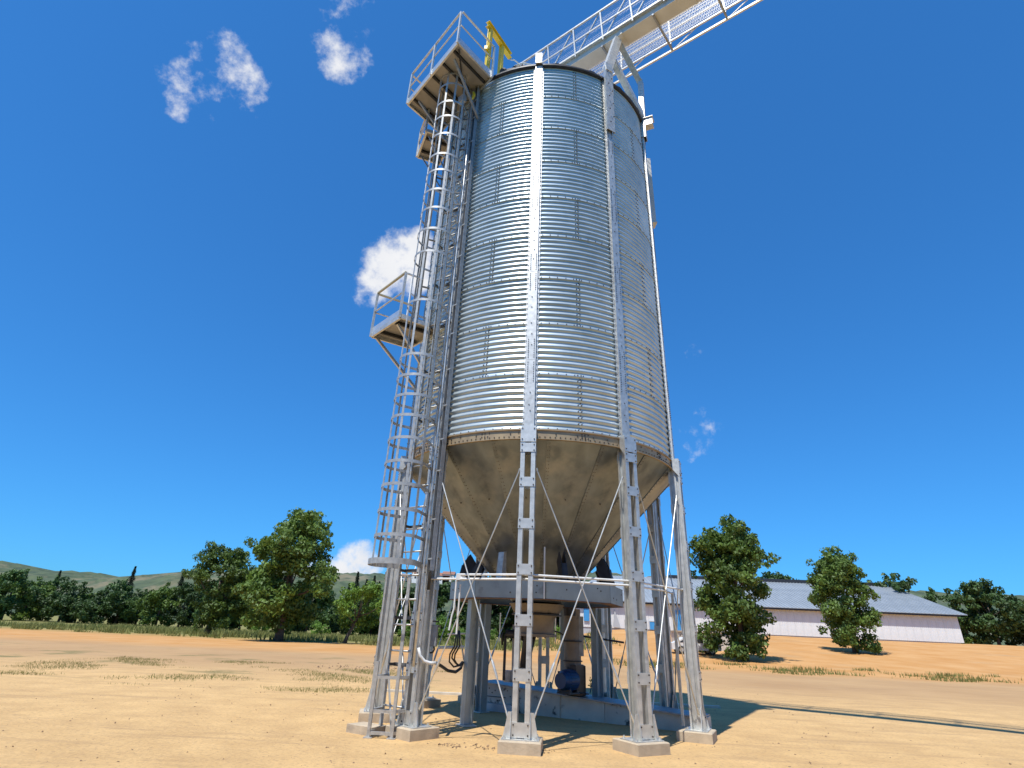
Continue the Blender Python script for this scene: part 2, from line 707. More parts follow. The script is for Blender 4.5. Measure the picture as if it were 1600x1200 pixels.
def stiffener_mesh(z0, z1):
    mb = MB()
    yo = -R
    yi = -(RW + .019)
    w = .0825
    t = .005
    mb.box((0, yo + t / 2, (z0 + z1) / 2), (2 * w, t, z1 - z0))
    for s in (-1, 1):
        mb.box((s * (w - t / 2), (yo + t + yi) / 2, (z0 + z1) / 2), (t, yi - yo - t, z1 - z0))
        mb.box((s * (w + .0175), yi - t / 2, (z0 + z1) / 2), (.034, t, z1 - z0))
    return mb.mesh('stiffener', G_STEEL)


def stiff_bolts(z0, z1, bottom):
    mb = MB()
    for s in (-1, 1):
        for i in range(9):
            bolt(mb, (s * .052, -R, z1 - .05 - i * .045), (0, -1, 0), .0085, .009, 5)
            if not bottom:
                bolt(mb, (s * .052, -R, z0 + .05 + i * .045), (0, -1, 0), .0085, .009, 5)
    z = z0 + .3
    while z < z1 - .4:
        bolt(mb, (rnd.uniform(-.015, .015), -R, z), (0, -1, 0), .010, .010, 5)
        z += rnd.choice((.226, .113, .226, .34))
    for z in np.arange(z0 + .06, z1 - .05, .113):
        for s in (-1, 1):
            bolt(mb, (s * (.0825 + .018), -(RW + .024), z), (0, -1, 0), .008, .009, 4)
    return mb.mesh('stiffener_bolts', BOLT)


for i in range(5):
    sm_, bm_ = stiffener_mesh(splices[i] + .002, splices[i + 1] - .002), stiff_bolts(splices[i], splices[i + 1], i == 0)
    for k in range(-4, 6):
        s = inst('stiffener', sm_, silo, az_of(k))
        inst('bolts', bm_, s, kind='stuff')

# eave ring and conical roof in sheets
mb = MB()
mb.lathe([(RW - .02, ZT - .02), (RW + .05, ZT - .02), (RW + .075, ZT + .01), (RW + .075, ZT + .055), (RW + .02, ZT + .06)], 80)
part('eave_ring', mb, G_DARK, silo, smooth='angle')


def roof_sheet():
    mb = MB()
    span = 2 * math.pi / 20
    rib = .02
    rows = [(2.82, ZT + .065), (1.4, ZT + .065 + 1.42 * .577), (.35, ZT + .065 + 2.47 * .577)]
    prof = [(-.5, .0), (-.47, rib), (-.44, 0), (.44, 0), (.47, rib), (.5, 0)]
    for (r, z) in rows:
        for (a, h) in prof:
            mb.v.append(tuple(pol(a * span, r, z + h)))
    n = len(prof)
    for i in range(len(rows) - 1):
        for a in range(n - 1):
            mb.f.append((i * n + a, i * n + a + 1, (i + 1) * n + a + 1, (i + 1) * n + a))
    return mb.mesh('roof_sheet', G_WALL)


rsm = roof_sheet()
for i in range(20):
    inst('roof_sheet', rsm, silo, PH + i * math.pi / 10)
mb = MB()
mb.lathe([(.40, ZT + 1.46), (.40, ZT + 1.75), (.46, ZT + 1.76), (.46, ZT + 1.8), (0.01, ZT + 1.86)], 32)
part('roof_collar', mb, G_STEEL, silo, smooth='angle')

# skirt and hopper cone
mb = MB()
mb.lathe([(RW + .022, ZB - .002), (RW + .035, ZB - .006), (RW + .035, ZB - .03), (RW + .012, ZB - .034), (RW + .012, ZB - .17),
          (RW + .03, ZB - .175), (RW + .03, ZB - .185), (RW - .03, ZB - .19)], 100)
sk = part('skirt_ring', mb, G_SKIRT, silo, smooth='angle')
mb = MB()
for i in range(200):
    a = i * math.pi / 100
    bolt(mb, pol(a, RW + .013, ZB - .145), pol(a, 1), .011, .010, 5)
for i in range(60):
    a = i * math.pi / 30 + rnd.uniform(-.03, .03)
    bolt(mb, pol(a, RW + .013, ZB - rnd.choice((.07, .09, .06))), pol(a, 1), .012, .010, 5)
for k in range(-4, 6):
    a = az_of(k) - DL * .45
    for i in range(3):
        for j in range(3):
            if rnd.random() < .8:
                bolt(mb, pol(a + (i - 1) * .02, RW + .013, ZB - .06 - .03 * j), pol(a, 1), .011, .010, 5)
part('bolts', mb, BOLT, sk, kind='stuff')

ZC0, RC0 = ZB - .19, RW - .005
ZC1, RC1 = 1.98, .46


def cone_pt(a, t, lift=0.0):
    r = RC0 + (RC1 - RC0) * t
    z = ZC0 + (ZC1 - ZC0) * t
    nr = np.array([1, -(RC0 - RC1) / (ZC0 - ZC1)])
    nr = nr / np.linalg.norm(nr)
    return pol(a, r + nr[0] * lift, z + nr[1] * lift)


def cone_sheet():
    mb = MB()
    span = R_(20)
    na, nr_ = 6, 8
    for j in range(nr_ + 1):
        for a in range(na + 1):
            s = a / na
            lift = .012 if a == 0 else (0.0 if a < na else .0005)
            bul = .006 * math.sin(math.pi * s) * math.sin(math.pi * j / nr_)
            mb.v.append(tuple(cone_pt(-span / 2 - .012 + (span + .012) * s, j / nr_, lift - bul + .0)))
    m = na + 1
    for j in range(nr_):
        for a in range(na):
            mb.f.append((j * m + a, (j + 1) * m + a, (j + 1) * m + a + 1, j * m + a + 1))
    # turned lap edge
    b = len(mb.v)
    for j in range(nr_ + 1):
        mb.v.append(tuple(cone_pt(-span / 2 - .012, j / nr_, .012)))
        mb.v.append(tuple(cone_pt(-span / 2 - .0125, j / nr_, -.004)))
    for j in range(nr_):
        mb.f.append((b + 2 * j, b + 2 * j + 1, b + 2 * j + 3, b + 2 * j + 2))
    return mb.mesh('cone_sheet', G_CONE, True)


def cone_bolts():
    mb = MB()
    span = R_(20)
    for i in range(46):
        t = .015 + i * .0205
        rr = RC0 + (RC1 - RC0) * t
        for da in (.022, -.008) if i % 3 else (.022,):
            a = -span / 2 + da / rr * (1.0)
            n = cone_pt(a, t, 1) - cone_pt(a, t, 0)
            bolt(mb, cone_pt(a, t, .005), n, .0075, .007, 5)
    for i in range(1):
        a, t = rnd.uniform(-.1, .1), rnd.uniform(.1, .6)
        n = cone_pt(a, t, 1) - cone_pt(a, t, 0)
        bolt(mb, cone_pt(a, t, -.004), n, .011, .014, 6)
    return mb.mesh('cone_bolts', BOLT)


csm, cbm = cone_sheet(), cone_bolts()
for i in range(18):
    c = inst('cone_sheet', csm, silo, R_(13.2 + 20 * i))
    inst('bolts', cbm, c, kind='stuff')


# legs
def leg_mesh():
    mb = MB()
    z0, z1 = FH + .012, ZB - .0
    yo, yi = -RL, -RL + .20
    t = .006
    for s in (-1, 1):
        mb.box((s * (.051 + t / 2), (yo + yi) / 2, (z0 + z1) / 2), (t, yi - yo - 2 * t, z1 - z0))
        mb.box((s * .0855, yo + t / 2, (z0 + z1) / 2), (.069, t, z1 - z0))
        mb.box((s * .0855, yi - t / 2, (z0 + z1) / 2), (.069, t, z1 - z0))
        mb.box((s * (.12 - t / 2), yo + t + .012, (z0 + z1) / 2), (t, .024, z1 - z0))
        mb.box((s * (.12 - t / 2), yi - t - .012, (z0 + z1) / 2), (t, .024, z1 - z0))
        mb.box((s * (.051 + t + .011), (yo + yi) / 2, (z0 + z1) / 2), (.022, .05, z1 - z0))
    return mb.mesh('leg', G_LEG)


def batten_mesh(h, th=.008, wid=.25):
    mb = MB()
    mb.box((0, 0, 0), (wid, th, h))
    return mb.mesh('batten', G_LEG)


def batten_bolts(h):
    mb = MB()
    for sx in (-1, 1):
        for sz in (-1, 1):
            bolt(mb, (sx * .098, -.004, sz * (h / 2 - .028)), (0, -1, 0), .011, .010, 6)
    return mb.mesh('batten_bolts', BOLT)


def gusset_mesh(s):
    mb = MB()
    x = s * .128
    y = -RL + .06
    pts = [(x, y - .08, FH + .013), (x + s * .10, y - .08, FH + .013), (x + s * .035, y - .03, FH + .30), (x, y - .03, FH + .30)]
    pts = [(x, y - .05, FH + .016), (x + s * .11, y - .05, FH + .016), (x + s * .045, y - .05, FH + .31), (x, y - .05, FH + .31)]
    mb.quad_prism(pts if s > 0 else pts[::-1], (0, .008, 0))
    mb.quad_prism([(x, y - .12, FH + .016), (x, y + .06, FH + .016), (x, y + .0, FH + .31), (x, y - .06, FH + .31)], (s * .006, 0, 0))
    return mb.mesh('gusset', G_LEG)


def base_plate_mesh():
    mb = MB()
    mb.box((0, -RL + .10, FH + .007), (.50, .34, .014))
    for sx in (-1, 1):
        for sy in (-1, 1):
            mb.tube([(sx * .21, -RL + .10 + sy * .13, FH + .014), (sx * .21, -RL + .10 + sy * .13, FH + .05)], .012, 6)
            mb.tube([(sx * .21, -RL + .10 + sy * .13, FH + .014), (sx * .21, -RL + .10 + sy * .13, FH + .028)], .022, 6)
    return mb.mesh('base_plate', G_LEG)


lm, bm1, bb1, bm2, bb2 = leg_mesh(), batten_mesh(.15), batten_bolts(.15), batten_mesh(.17), batten_bolts(.17)
capm, capb = batten_mesh(.27, .012, .255), batten_bolts(.24)
shm = MB()
for s in (-1, 1):
    shm.quad_prism([(s * .122, -RL - .0, 4.18), (s * .122, -(RW + .02), 4.34), (s * .122, -(RW + .02), 4.525), (s * .122, -RL - .0, 4.525)], (s * .006, 0, 0))
shm.box((0, -(RL + RW + .02) / 2, 4.530), (.25, RL - RW - .02, .006))
shm = shm.mesh('shoulder', G_LEG)
gl, gr_, bpm = gusset_mesh(-1), gusset_mesh(1), base_plate_mesh()
bat_z = [.31, .94, 1.62, 2.30, 2.96, 3.60, 4.16]
for k in range(-4, 6):
    lg = inst('leg', lm, silo, az_of(k))
    for i, z in enumerate(bat_z):
        inst('batten', bm2 if i == 0 else bm1, lg, 0, (0, -RL - .0045, z))
        inst('batten_bolts', bb2 if i == 0 else bb1, lg, 0, (0, -RL - .0045, z), kind='stuff')
        if i not in (0,):
            inst('batten', bm1, lg, 0, (0, -RL + .2045, z))
    inst('cap_plate', capm, lg, 0, (0, -RL - .0065, 4.39))
    inst('cap_bolts', capb, lg, 0, (0, -RL - .0085, 4.39), kind='stuff')
    inst('gusset', gl, lg)
    inst('gusset', gr_, lg)
    inst('base_plate', bpm, lg)
    inst('shoulder', shm, lg, kind='stuff')

# crossed brace rods with turnbuckles
for k in range(-4, 6):
    a, b = az_of(k), az_of(k + 1)
    for (p0, p1, dr) in ((a, b, .0), (b, a, .028)):
        s = 1 if p0 == a else -1
        top = pol(p0, RL - .06, 3.83) + s * .135 * np.array([math.cos(p0), math.sin(p0), 0])
        bot = pol(p1, RL - .05, .42) - s * .17 * np.array([math.cos(p1), math.sin(p1), 0])
        inward = -pol((a + b) / 2, 1)
        top, bot = top + inward * dr, bot + inward * dr
        mb = MB()
        mb.tube([top, bot], .0105, 8)
        d = bot - top
        mb.tube([top + d * .80, top + d * .81, top + d * .86, top + d * .87], [.012, .02, .02, .012], 8)
        mb.tube([bot - d * .025, bot], [.014, .017], 8)
        mb.tube([top, top + d * .012], [.02, .014], 8)
        part('brace_rod', mb, G_LEG, silo, smooth='angle')

# support ring (octagon of bolted panels) under the cone, its posts and hopper arms
RR, RZ0, RZ1 = 1.66, 1.965, 2.275
oct_az = [R_(5 + 45 * i) for i in range(8)]
ring = thing('support_ring', 'blue grey octagonal steel ring beam on four posts under the silo cone', 'ring beam', (0, 0, 0))
for i in range(8):
    a0, a1 = oct_az[i], oct_az[(i + 1) % 8]
    p0, p1 = pol(a0, RR, 0), pol(a1, RR, 0)
    d = (p1 - p0) / np.linalg.norm(p1 - p0)
    nrm = pol((a0 + (a1 - a0 if a1 > a0 else a1 + 2 * math.pi - a0) / 2), 1)
    mb = MB()
    mb.bar(p0 + d * .006 + (0, 0, (RZ0 + RZ1) / 2), p1 - d * .006 + (0, 0, (RZ0 + RZ1) / 2), .012, RZ1 - RZ0 - .02)
    pn = part('ring_panel', mb, RINGP, ring)
    mb = MB()
    inn = -nrm
    for z, m_ in ((RZ1 - .005, RINGP), (RZ0 + .005, RUST)):
        mb = MB()
        q = [p0 - inn * .012, p1 - inn * .012, p1 + (pol(a1, -.2)), p0 + (pol(a0, -.2))]
        mb.quad_prism([(*x[:2], z - .005) for x in q], (0, 0, .010))
        part('flange', mb, m_, pn)
    mb = MB()
    c = (p0 + p1) / 2 + nrm * .006
    for j in range(3):
        bolt(mb, c + d * rnd.uniform(-.5, .5) + (0, 0, rnd.uniform(2.05, 2.2)), nrm, .012, .008, 6)
    part('bolts', mb, BOLT, pn, kind='stuff')


def post(name, xy, parent, w=.15, label=None):
    mb = MB()
    x, y = xy
    z0, z1 = ZG + .025, RZ0 - .002
    az = math.atan2(x, -y)
    ax = (np.array([math.cos(az), math.sin(az), 0]), np.array([-math.sin(az), math.cos(az), 0]), np.array([0, 0, 1]))
    c = np.array([x, y, (z0 + z1) / 2])
    mb.box(c, (.010, w, z1 - z0), ax)
    for s in (-1, 1):
        mb.box(c + ax[1] * s * (w / 2 + .004), (w, .008, z1 - z0), ax)
    p = part(name, mb, RINGP, parent, label)
    mb = MB()
    mb.box((x, y, ZG + .017), (.26, .26, .014), ax)
    part('base_plate', mb, G_LEG, p)


for xy in ((-1.13, -.75), (1.22, 1.08), (.60, 1.40), (-1.05, 1.08)):
    post('post', xy, ring)
for i in range(8):
    a = R_(-27 + 45 * i)
    mb = MB()
    sd = np.array([math.cos(a), math.sin(a), 0])
    if i == 0:
        pts = [pol(a, 1.34, 2.74), pol(a, 1.42, 2.72), pol(a, 1.48, RZ1 + .002), pol(a, 1.30, RZ1 + .002)]
        mb.quad_prism([p - sd * .055 for p in pts], sd * .11)
        part('hopper_arm', mb, G_STEEL, silo)
        continue
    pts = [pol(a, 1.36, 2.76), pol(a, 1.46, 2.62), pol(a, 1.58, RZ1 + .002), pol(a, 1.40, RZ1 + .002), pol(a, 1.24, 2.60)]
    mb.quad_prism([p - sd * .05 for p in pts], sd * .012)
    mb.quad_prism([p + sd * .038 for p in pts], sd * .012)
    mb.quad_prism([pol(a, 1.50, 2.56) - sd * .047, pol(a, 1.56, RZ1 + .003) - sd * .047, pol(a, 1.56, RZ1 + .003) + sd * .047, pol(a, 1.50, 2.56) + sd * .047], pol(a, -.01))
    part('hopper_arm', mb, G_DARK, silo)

# outlet below the cone
outl = MB()
outl.lathe([(.53, 1.95), (.50, 1.93), (.43, 1.80), (.36, 1.785)], 32)
part('outlet_hopper', outl, BROWN, silo, smooth='angle')
mb = MB()
mb.lathe([(.30, 1.785), (.47, 1.785), (.47, 1.762), (.30, 1.762)], 32)
part('outlet_flange', mb, G_DARK, silo, smooth='angle')
mb = MB()
mb.lathe([(.38, 1.76), (.34, 1.70), (.33, 1.46), (.38, 1.45), (.38, 1.41), (.12, 1.40)], 32)
part('slide_gate_body', mb, BROWN, silo, smooth='angle')
mb = MB()
mb.tube([(-.12, .25, 1.42), (-.18, .4, 1.1), (-.22, .75, .75)], [.12, .10, .11], 16)
part('discharge_spout', mb, G_DARK, silo, smooth='angle')

# ------------------------------------------------------------------ footings
foot_words = {
    0: 'concrete footing block under the front centre leg of the silo',
    1: 'concrete footing block under the front leg right of centre, corner towards the camera',
    2: 'concrete footing block under the rightmost silo leg',
    3: 'shaded footing block under the dark back leg beside the warehouse doors',
    4: 'footing block hidden behind the conveyor casing on the right under a back leg',
    5: 'footing block under the back leg directly behind the front centre leg',
    -4: 'small shaded footing block at the left end of the conveyor casing',
    -3: 'dark footing block at the back left behind the ladder leg',
    -2: 'concrete footing block under the leftmost silo leg',
    -1: 'concrete footing block beside the foot of the caged ladder',
}


def footing_mesh():
    mb = MB()
    y = -RL + .13
    x0, y0 = .28, .27
    b = .012
    lo = [(-x0, y - y0), (x0, y - y0), (x0, y + y0), (-x0, y + y0)]
    hi = [(-x0 + b, y - y0 + b), (x0 - b, y - y0 + b), (x0 - b, y + y0 - b), (-x0 + b, y + y0 - b)]
    mb.v = [(p[0], p[1], .006) for p in lo] + [(p[0], p[1], FH - b) for p in lo] + [(p[0], p[1], FH) for p in hi]
    for L0 in (0, 4):
        for i in range(4):
            j = (i + 1) % 4
            mb.f.append((L0 + i, L0 + j, L0 + 4 + j, L0 + 4 + i))
    mb.f.append((8, 9, 10, 11))
    mb.f.append((3, 2, 1, 0))
    return mb.mesh('footing', CONC)


fm = footing_mesh()
for k in range(-4, 6):
    o = inst('footing', fm, None, az_of(k))
    setp(o, foot_words[k], 'footing', 'concrete footings under the silo legs')
mb = MB()
c = at_z(573, 1143, .08)
mb.box((c[0], c[1], .095), (.50, .34, .14), ((.87, -.5, 0), (.5, .87, 0), (0, 0, 1)))
setp(part('concrete_block', mb, CONC), 'low pale concrete block on the ground left of the ladder foot', 'block')

# ------------------------------------------------------------------ caged ladder
LA, LB = np.array([-2.27, -1.955, 0]), np.array([-1.865, -2.205, 0])
LD = (LB - LA) / np.linalg.norm(LB - LA)
LN = np.array([LD[1], -LD[0], 0])            # outward (towards the camera, left)
LZ1 = 13.75
lad = thing('caged_ladder', 'long galvanised ladder with safety cage running up the left side of the silo', 'ladder', tuple((LA + LB) / 2))
for p in (LA, LB):
    mb = MB()
    mb.bar(p + (0, 0, .02), p + (0, 0, LZ1), .035, .05, up=LN)
    part('rail', mb, G_CAGE, lad)
rg = MB()
rung0 = MB()
rung0.tube([np.zeros(3), LB - LA], .014, 8)
rme = rung0.mesh('rung', G_CAGE, True)
off = LA - (LA + LB) / 2
z = .42
while z < LZ1 - .1:
    inst('rung', rme, lad, 0, tuple(off + (0, 0, z)))
    z += .36
CC = (LA + LB) / 2 + LN * .36
CR = .385


def hoop_pts(z, rad=CR, n=22):
    pts = [LB + (0, 0, z)]
    for i in range(n + 1):
        t = math.pi * i / n
        pts.append(CC + rad * (math.cos(t) * LD + math.sin(t) * LN) + (0, 0, z))
    pts.append(LA + (0, 0, z))
    return pts


def hoop_mb(z, rad=CR, h=.05):
    mb = MB()
    pts = hoop_pts(z, rad)
    n = len(pts)
    cen = CC
    for p in pts:
        o = p - cen
        o[2] = 0
        o = o / np.linalg.norm(o)
        for dz in (-h / 2, h / 2):
            mb.v.append(tuple(p + (0, 0, dz)))
            mb.v.append(tuple(p - o * .006 + (0, 0, dz)))
    for i in range(n - 1):
        a = 4 * i
        b = a + 4
        mb.f += [(a, b, b + 2, a + 2), (a + 1, a + 3, b + 3, b + 1), (a, a + 1, b + 1, b), (a + 2, b + 2, b + 3, a + 3)]
    mb.f += [(0, 2, 3, 1), (4 * n - 4, 4 * n - 3, 4 * n - 1, 4 * n - 2)]
    return mb


hoop_z = [2.75, 3.14, 3.54, 3.92, 4.32, 4.72, 5.10, 5.48, 5.89, 7.04, 8.18, 8.75, 9.30, 9.80, 10.35, 10.83, 11.45, 12.01, 12.50, 13.10, 13.45]
for z in hoop_z:
    part('cage_hoop', hoop_mb(z), G_CAGE, lad, smooth='angle')
part('cage_hoop', hoop_mb(2.36, .42, .085), G_CAGE, lad, label='wide bottom hoop of the ladder cage', smooth='angle')
for i, t in enumerate((8, 42, 75, 112, 150, 178)):
    t = R_(t)
    top = 13.55
    bot = 2.33
    p = CC + (CR - .008) * (math.cos(t) * LD + math.sin(t) * LN)
    d = math.cos(t) * LD + math.sin(t) * LN
    mb = MB()
    mb.bar(p + (0, 0, bot), p + (0, 0, top), .045, .006, up=d)
    part('cage_strip', mb, G_CAGE, lad)
# stand-off brackets to the leg and feet
for z in [.95, 1.6, 2.3, 3.0, 3.7, 4.9, 5.9, 6.9, 7.9, 8.9, 9.9, 10.9, 11.9, 12.9]:
    mb = MB()
    inn = -LN * .42
    mb.bar(LB + (0, 0, z), LB + inn * .55 + (0, 0, z), .04, .04)
    mb.bar(LA + (0, 0, z), LA - LN * .14 + (0, 0, z), .04, .04)
    mb.bar(LA - LN * .14 + (0, 0, z), LB - LN * .14 + (0, 0, z), .04, .05)
    part('bracket', mb, ARM, lad)
# standing frame at the foot
fr = [at_z(574, 1161), at_z(610.5, 1163)]
for p, zt in ((fr[0], 1.0), (fr[1], 2.2)):
    mb = MB()
    mb.bar(p + (0, 0, .0), p + (0, 0, zt), .045, .045)
    mb.box(p + (0, 0, ZG + .012), (.12, .12, .012))
    part('frame_post', mb, G_CAGE, lad)
for z in (.12, .38, .80):
    mb = MB()
    mb.bar(fr[0] + (0, 0, z), fr[1] + (0, 0, z), .03, .04)
    mb.bar(fr[0] + (0, 0, z + .003), LA + (0, 0, z + .003), .03, .04)
    mb.bar(fr[1] + (0, 0, z + .006), LB + (0, 0, z + .006), .03, .04)
    part('frame_rail', mb, G_CAGE, lad)
mb = MB()
mb.bar(fr[1] + (0, 0, .08), LA + (0, 0, .95), .02, .03)
part('frame_diagonal', mb, G_CAGE, lad)


# ------------------------------------------------------------------ platforms
def unit(v):
    v = np.array(v, float)
    return v / np.linalg.norm(v)


def platform(name, label, F, ex, ey, lx, ly, z, rails, beams=3, yellow=(), mid=True, hrail=1.05, posts=None):
    """F: outer corner nearest camera; ex along the outer edge, ey towards the silo. lx,ly lengths.
    rails: list of edges among 'out','sideF','sideB' """
    F = np.array([F[0], F[1], z])
    ex = np.array([*unit(ex), 0.0])
    ey = np.array([*unit(ey), 0.0])
    t = thing(name, label, 'platform', tuple(F))
    mb = MB()
    q = [F, F + ex * lx, F + ex * lx + ey * ly, F + ey * ly]
    mb.quad_prism([p + (0, 0, .06) for p in q], (0, 0, .008))
    part('deck', mb, PLATF, t)
    tb = MB()
    edges = {'out': (q[0], q[1], -ey), 'sideF': (q[0], q[3], -ex), 'sideB': (q[1], q[2], ex), 'in': (q[3], q[2], ey)}
    for e, (a, b, nn) in edges.items():
        mb = MB()
        mb.bar(a + nn * .004 + (0, 0, .03), b + nn * .004 + (0, 0, .03), .045, .10)
        part('edge_beam', mb, G_STEEL, t)
        if e in rails:
            mb = MB()
            mb.bar(a + nn * .012 + (0, 0, .15), b + nn * .012 + (0, 0, .15), .006, .13)
            part('toe_board', mb, TRIMB, t)
    for i in range(beams):
        s = (i + .5) / beams
        mb = MB()
        a = F + ex * lx * s + ey * .04
        mb.bar(a + (0, 0, .02), a + ey * (ly - .08) + (0, 0, .02), .05, .07)
        part('joist', mb, G_DARK, t)
    npost = {}
    for e in rails:
        if e == 'in':
            continue
        a, b, nn = edges[e]
        ln = np.linalg.norm(b - a)
        n = max(1, round(ln / 1.2))
        for i in range(n + 1):
            p = a + (b - a) * i / n
            key = tuple(np.round(p, 2))
            if key in npost:
                continue
            npost[key] = 1
            mb = MB()
            mb.bar(p + nn * .03 + (0, 0, .0), p + nn * .03 + (0, 0, hrail), .045, .045, up=nn)
            part('post', mb, G_STEEL, t)
        for zz, nm in ((hrail, 'handrail'), (hrail * .55, 'knee_rail')):
            mb = MB()
            w = .045 if nm == 'handrail' else .03
            mb.bar(a + nn * .03 + (0, 0, zz + .02), b + nn * .03 + (0, 0, zz + .02), w, w * .7)
            part(nm, mb, YELW if (e in yellow and nm == 'handrail') else G_STEEL, t)
    return t, q


YELW = mat('faded_yellow', (.42, .38, .26), (.34, .31, .22), rough=.6, scale=4)
# middle rest platform
Fm = np.array([-2.78, -2.28])
ex = np.array([-.80, .83])
ey = np.array([.81, .57])
pm, qm = platform('rest_platform', 'small rest platform with handrail half way up the ladder', Fm, ex, ey, 1.15, .86, 6.9,
                  ('out', 'sideB'), 2, yellow=('out', 'sideB'))
exu, eyu = unit(ex), unit(ey)
for s, nm in ((.22, 0), (.96, 1)):
    a = np.array([*(Fm + exu * 1.15 * s + eyu * .08), 6.88])
    b = np.array([*(Fm + exu * 1.18 * s + eyu * .86), 5.95])
    azb = math.atan2(b[0], -b[1])
    b = pol(azb, RW + .03, 5.95)
    mb = MB()
    mb.bar(a, b, .05, .05)
    part('strut', mb, G_STEEL, pm)
# front side post pair beside the ladder opening
mb = MB()
p = np.array([*(Fm + eyu * .0), 6.9])
mb.bar(p + (0, 0, .0) + np.array([*(eyu * .12), 0]), p + (0, 0, 1.05) + np.array([*(eyu * .12), 0]), .03, .03)
mb.bar(p + (0, 0, 1.05) + np.array([*(eyu * .0), 0]), p + (0, 0, 1.05) + np.array([*(eyu * .35), 0]), .03, .03)
mb.bar(p + (0, 0, .62) + np.array([*(eyu * .12), 0]), p + (0, 0, .55) + np.array([*(eyu * .30), 0]), .02, .02)
part('gate_post', mb, G_STEEL, pm)

# top platform
Ft = np.array([-2.04, -3.51])
ext, eyt = unit((-1.5, 1.66)), unit((.72, .95))
pt_, qt = platform('top_platform', 'large sunlit platform with handrail at the top of the silo ladder', Ft, ext, eyt, 2.26, 1.15, 13.5,
                   ('out', 'sideF', 'sideB'), 5, hrail=1.12)
for s in (.15, .85):
    a = np.array([*(Ft + ext * 2.26 * s + eyt * .15), 13.46])
    azb = math.atan2(*(a[:2] * np.array([1, -1])))
    mb = MB()
    mb.bar(a, pol(azb, R + .02, 12.4), .05, .05)
    part('strut', mb, TRAY, pt_)
mb = MB()
c1 = np.array([*(Ft + eyt * .1 + ext * .1), 13.51])
c2 = np.array([*(Ft + eyt * 1.05 + ext * 1.0), 13.51])
mb.bar(c1, c2, .03, .03)
part('cross_brace', mb, G_DARK, pt_)
# lower landing behind the ladder, under the top platform
Fl = np.array([-3.02, -1.62])
pl_, ql = platform('side_landing', 'small shaded landing tucked behind the ladder just under the top platform', Fl, (-.42, .91), (.91, .42),
                   .95, .62, 12.75, ('out', 'sideB'), 2, hrail=.9)
for s in (.1, .9):
    a = np.array([*(Fl + unit((-.42, .91)) * .95 * s + unit((.91, .42)) * .08), 12.72])
    azb = math.atan2(*(a[:2] * np.array([1, -1])))
    mb = MB()
    mb.bar(a, pol(azb, R + .02, 11.8), .03, .03)
    part('strut', mb, TRAY, pl_)

# second ladder run from the rest platform up to the side landing
ul = thing('upper_ladder', 'narrow dark ladder rising from the rest platform to the side landing', 'ladder', tuple(pol(R_(-66), 3.02, 6.95)))
ua = R_(-66)
utg = np.array([math.cos(ua), math.sin(ua), 0])
for s_ in (-1, 1):
    mb = MB()
    p = pol(ua, 3.02) + utg * s_ * .2
    mb.bar(p + (0, 0, 6.97), p + (0, 0, 13.3), .03, .045, up=pol(ua, 1))
    part('rail', mb, ARM, ul)
mb = MB()
mb.tube([-utg * .2, utg * .2], .013, 7)
urm = mb.mesh('rung', ARM, True)
for j in range(20):
    inst('rung', urm, ul, 0, (0, 0, .25 + j * .31))
for z in (8.2, 9.8, 11.4):
    for s_ in (-1, 1):
        mb = MB()
        p = pol(ua, 3.0, z) + utg * s_ * .2
        mb.bar(p, p - pol(ua, .24), .03, .03)
        part('bracket', mb, ARM, ul)

# ------------------------------------------------------------------ cable tray and conduits on the ladder leg
ak = az_of(-1)
tg = np.array([math.cos(ak), math.sin(ak), 0])
tr = thing('cable_tray', 'dark weathered cable tray and conduits climbing the silo leg beside the ladder', 'cable tray', tuple(pol(ak, RL + .02)))
tb0 = pol(ak, RL - .03) + tg * .165
for s, w in ((-1, .006), (1, .006)):
    mb = MB()
    p = tb0 + tg * s * .038
    mb.bar(p + (0, 0, 2.28), p + (0, 0, ZT + .1), w, .09, up=pol(ak, 1))
    part('tray_side', mb, TRAY, tr)
mb = MB()
p = tb0 - pol(ak, .03)
mb.bar(p + (0, 0, 2.28), p + (0, 0, ZT + .1), .07, .004, up=pol(ak, 1))
part('tray_back', mb, G_DARK, tr)
for i, (o, rr) in enumerate(((-.02, .010), (.0, .012), (.02, .010))):
    mb = MB()
    pts = []
    for j in range(40):
        pts.append(tb0 + tg * (o + .004 * math.sin(j * 1.7 + i)) + pol(ak, .0) + (0, 0, 2.0 + j * (ZT - 2.0) / 39))
    mb.tube(pts, rr, 6)
    part('cable', mb, BLACKR, tr, smooth=True)
clip = MB()
clip.bar(-tg * .05, tg * .05, .012, .022)
cme = clip.mesh('clip', G_STEEL)
for j in range(17):
    z = 2.5 + j * .66 + rnd.uniform(-.1, .1)
    inst('clip', cme, tr, 0, tuple(tb0 + pol(ak, .035) + (0, 0, z) - wloc(tr)))
# angled arms that hold a second narrow ladder tray left of the leg, all the way up
for o in (-.20, -.34):
    mb = MB()
    p = pol(ak, RL + .05) + tg * o
    mb.bar(p + (0, 0, 4.7), p + (0, 0, ZT - .2), .02, .035, up=pol(ak, 1))
    part('tray_rail', mb, G_STEEL, tr)
arm = MB()
arm.bar(-tg * .34 + pol(ak, .05), -tg * .20 + pol(ak, .05) + (0, 0, .0), .02, .03)
arm.bar(-tg * .20 + pol(ak, .05), tg * .02 + pol(ak, -.02) + (0, 0, -.10), .022, .03)
arme = arm.mesh('arm', ARM)
for j in range(26):
    z = 4.9 + j * .335
    inst('arm', arme, tr, 0, tuple(pol(ak, RL) + (0, 0, z) - wloc(tr)))
mb = MB()
for o in (-.24, -.27, -.31):
    pts = [pol(ak, RL + .03) + tg * (o + .012 * math.sin(j * 1.3 + o * 40)) + (0, 0, 5.0 + j * .22) for j in range(38)]
    mb.tube(pts, .009, 5)
part('cable', mb, BLACKR, tr, smooth=True)
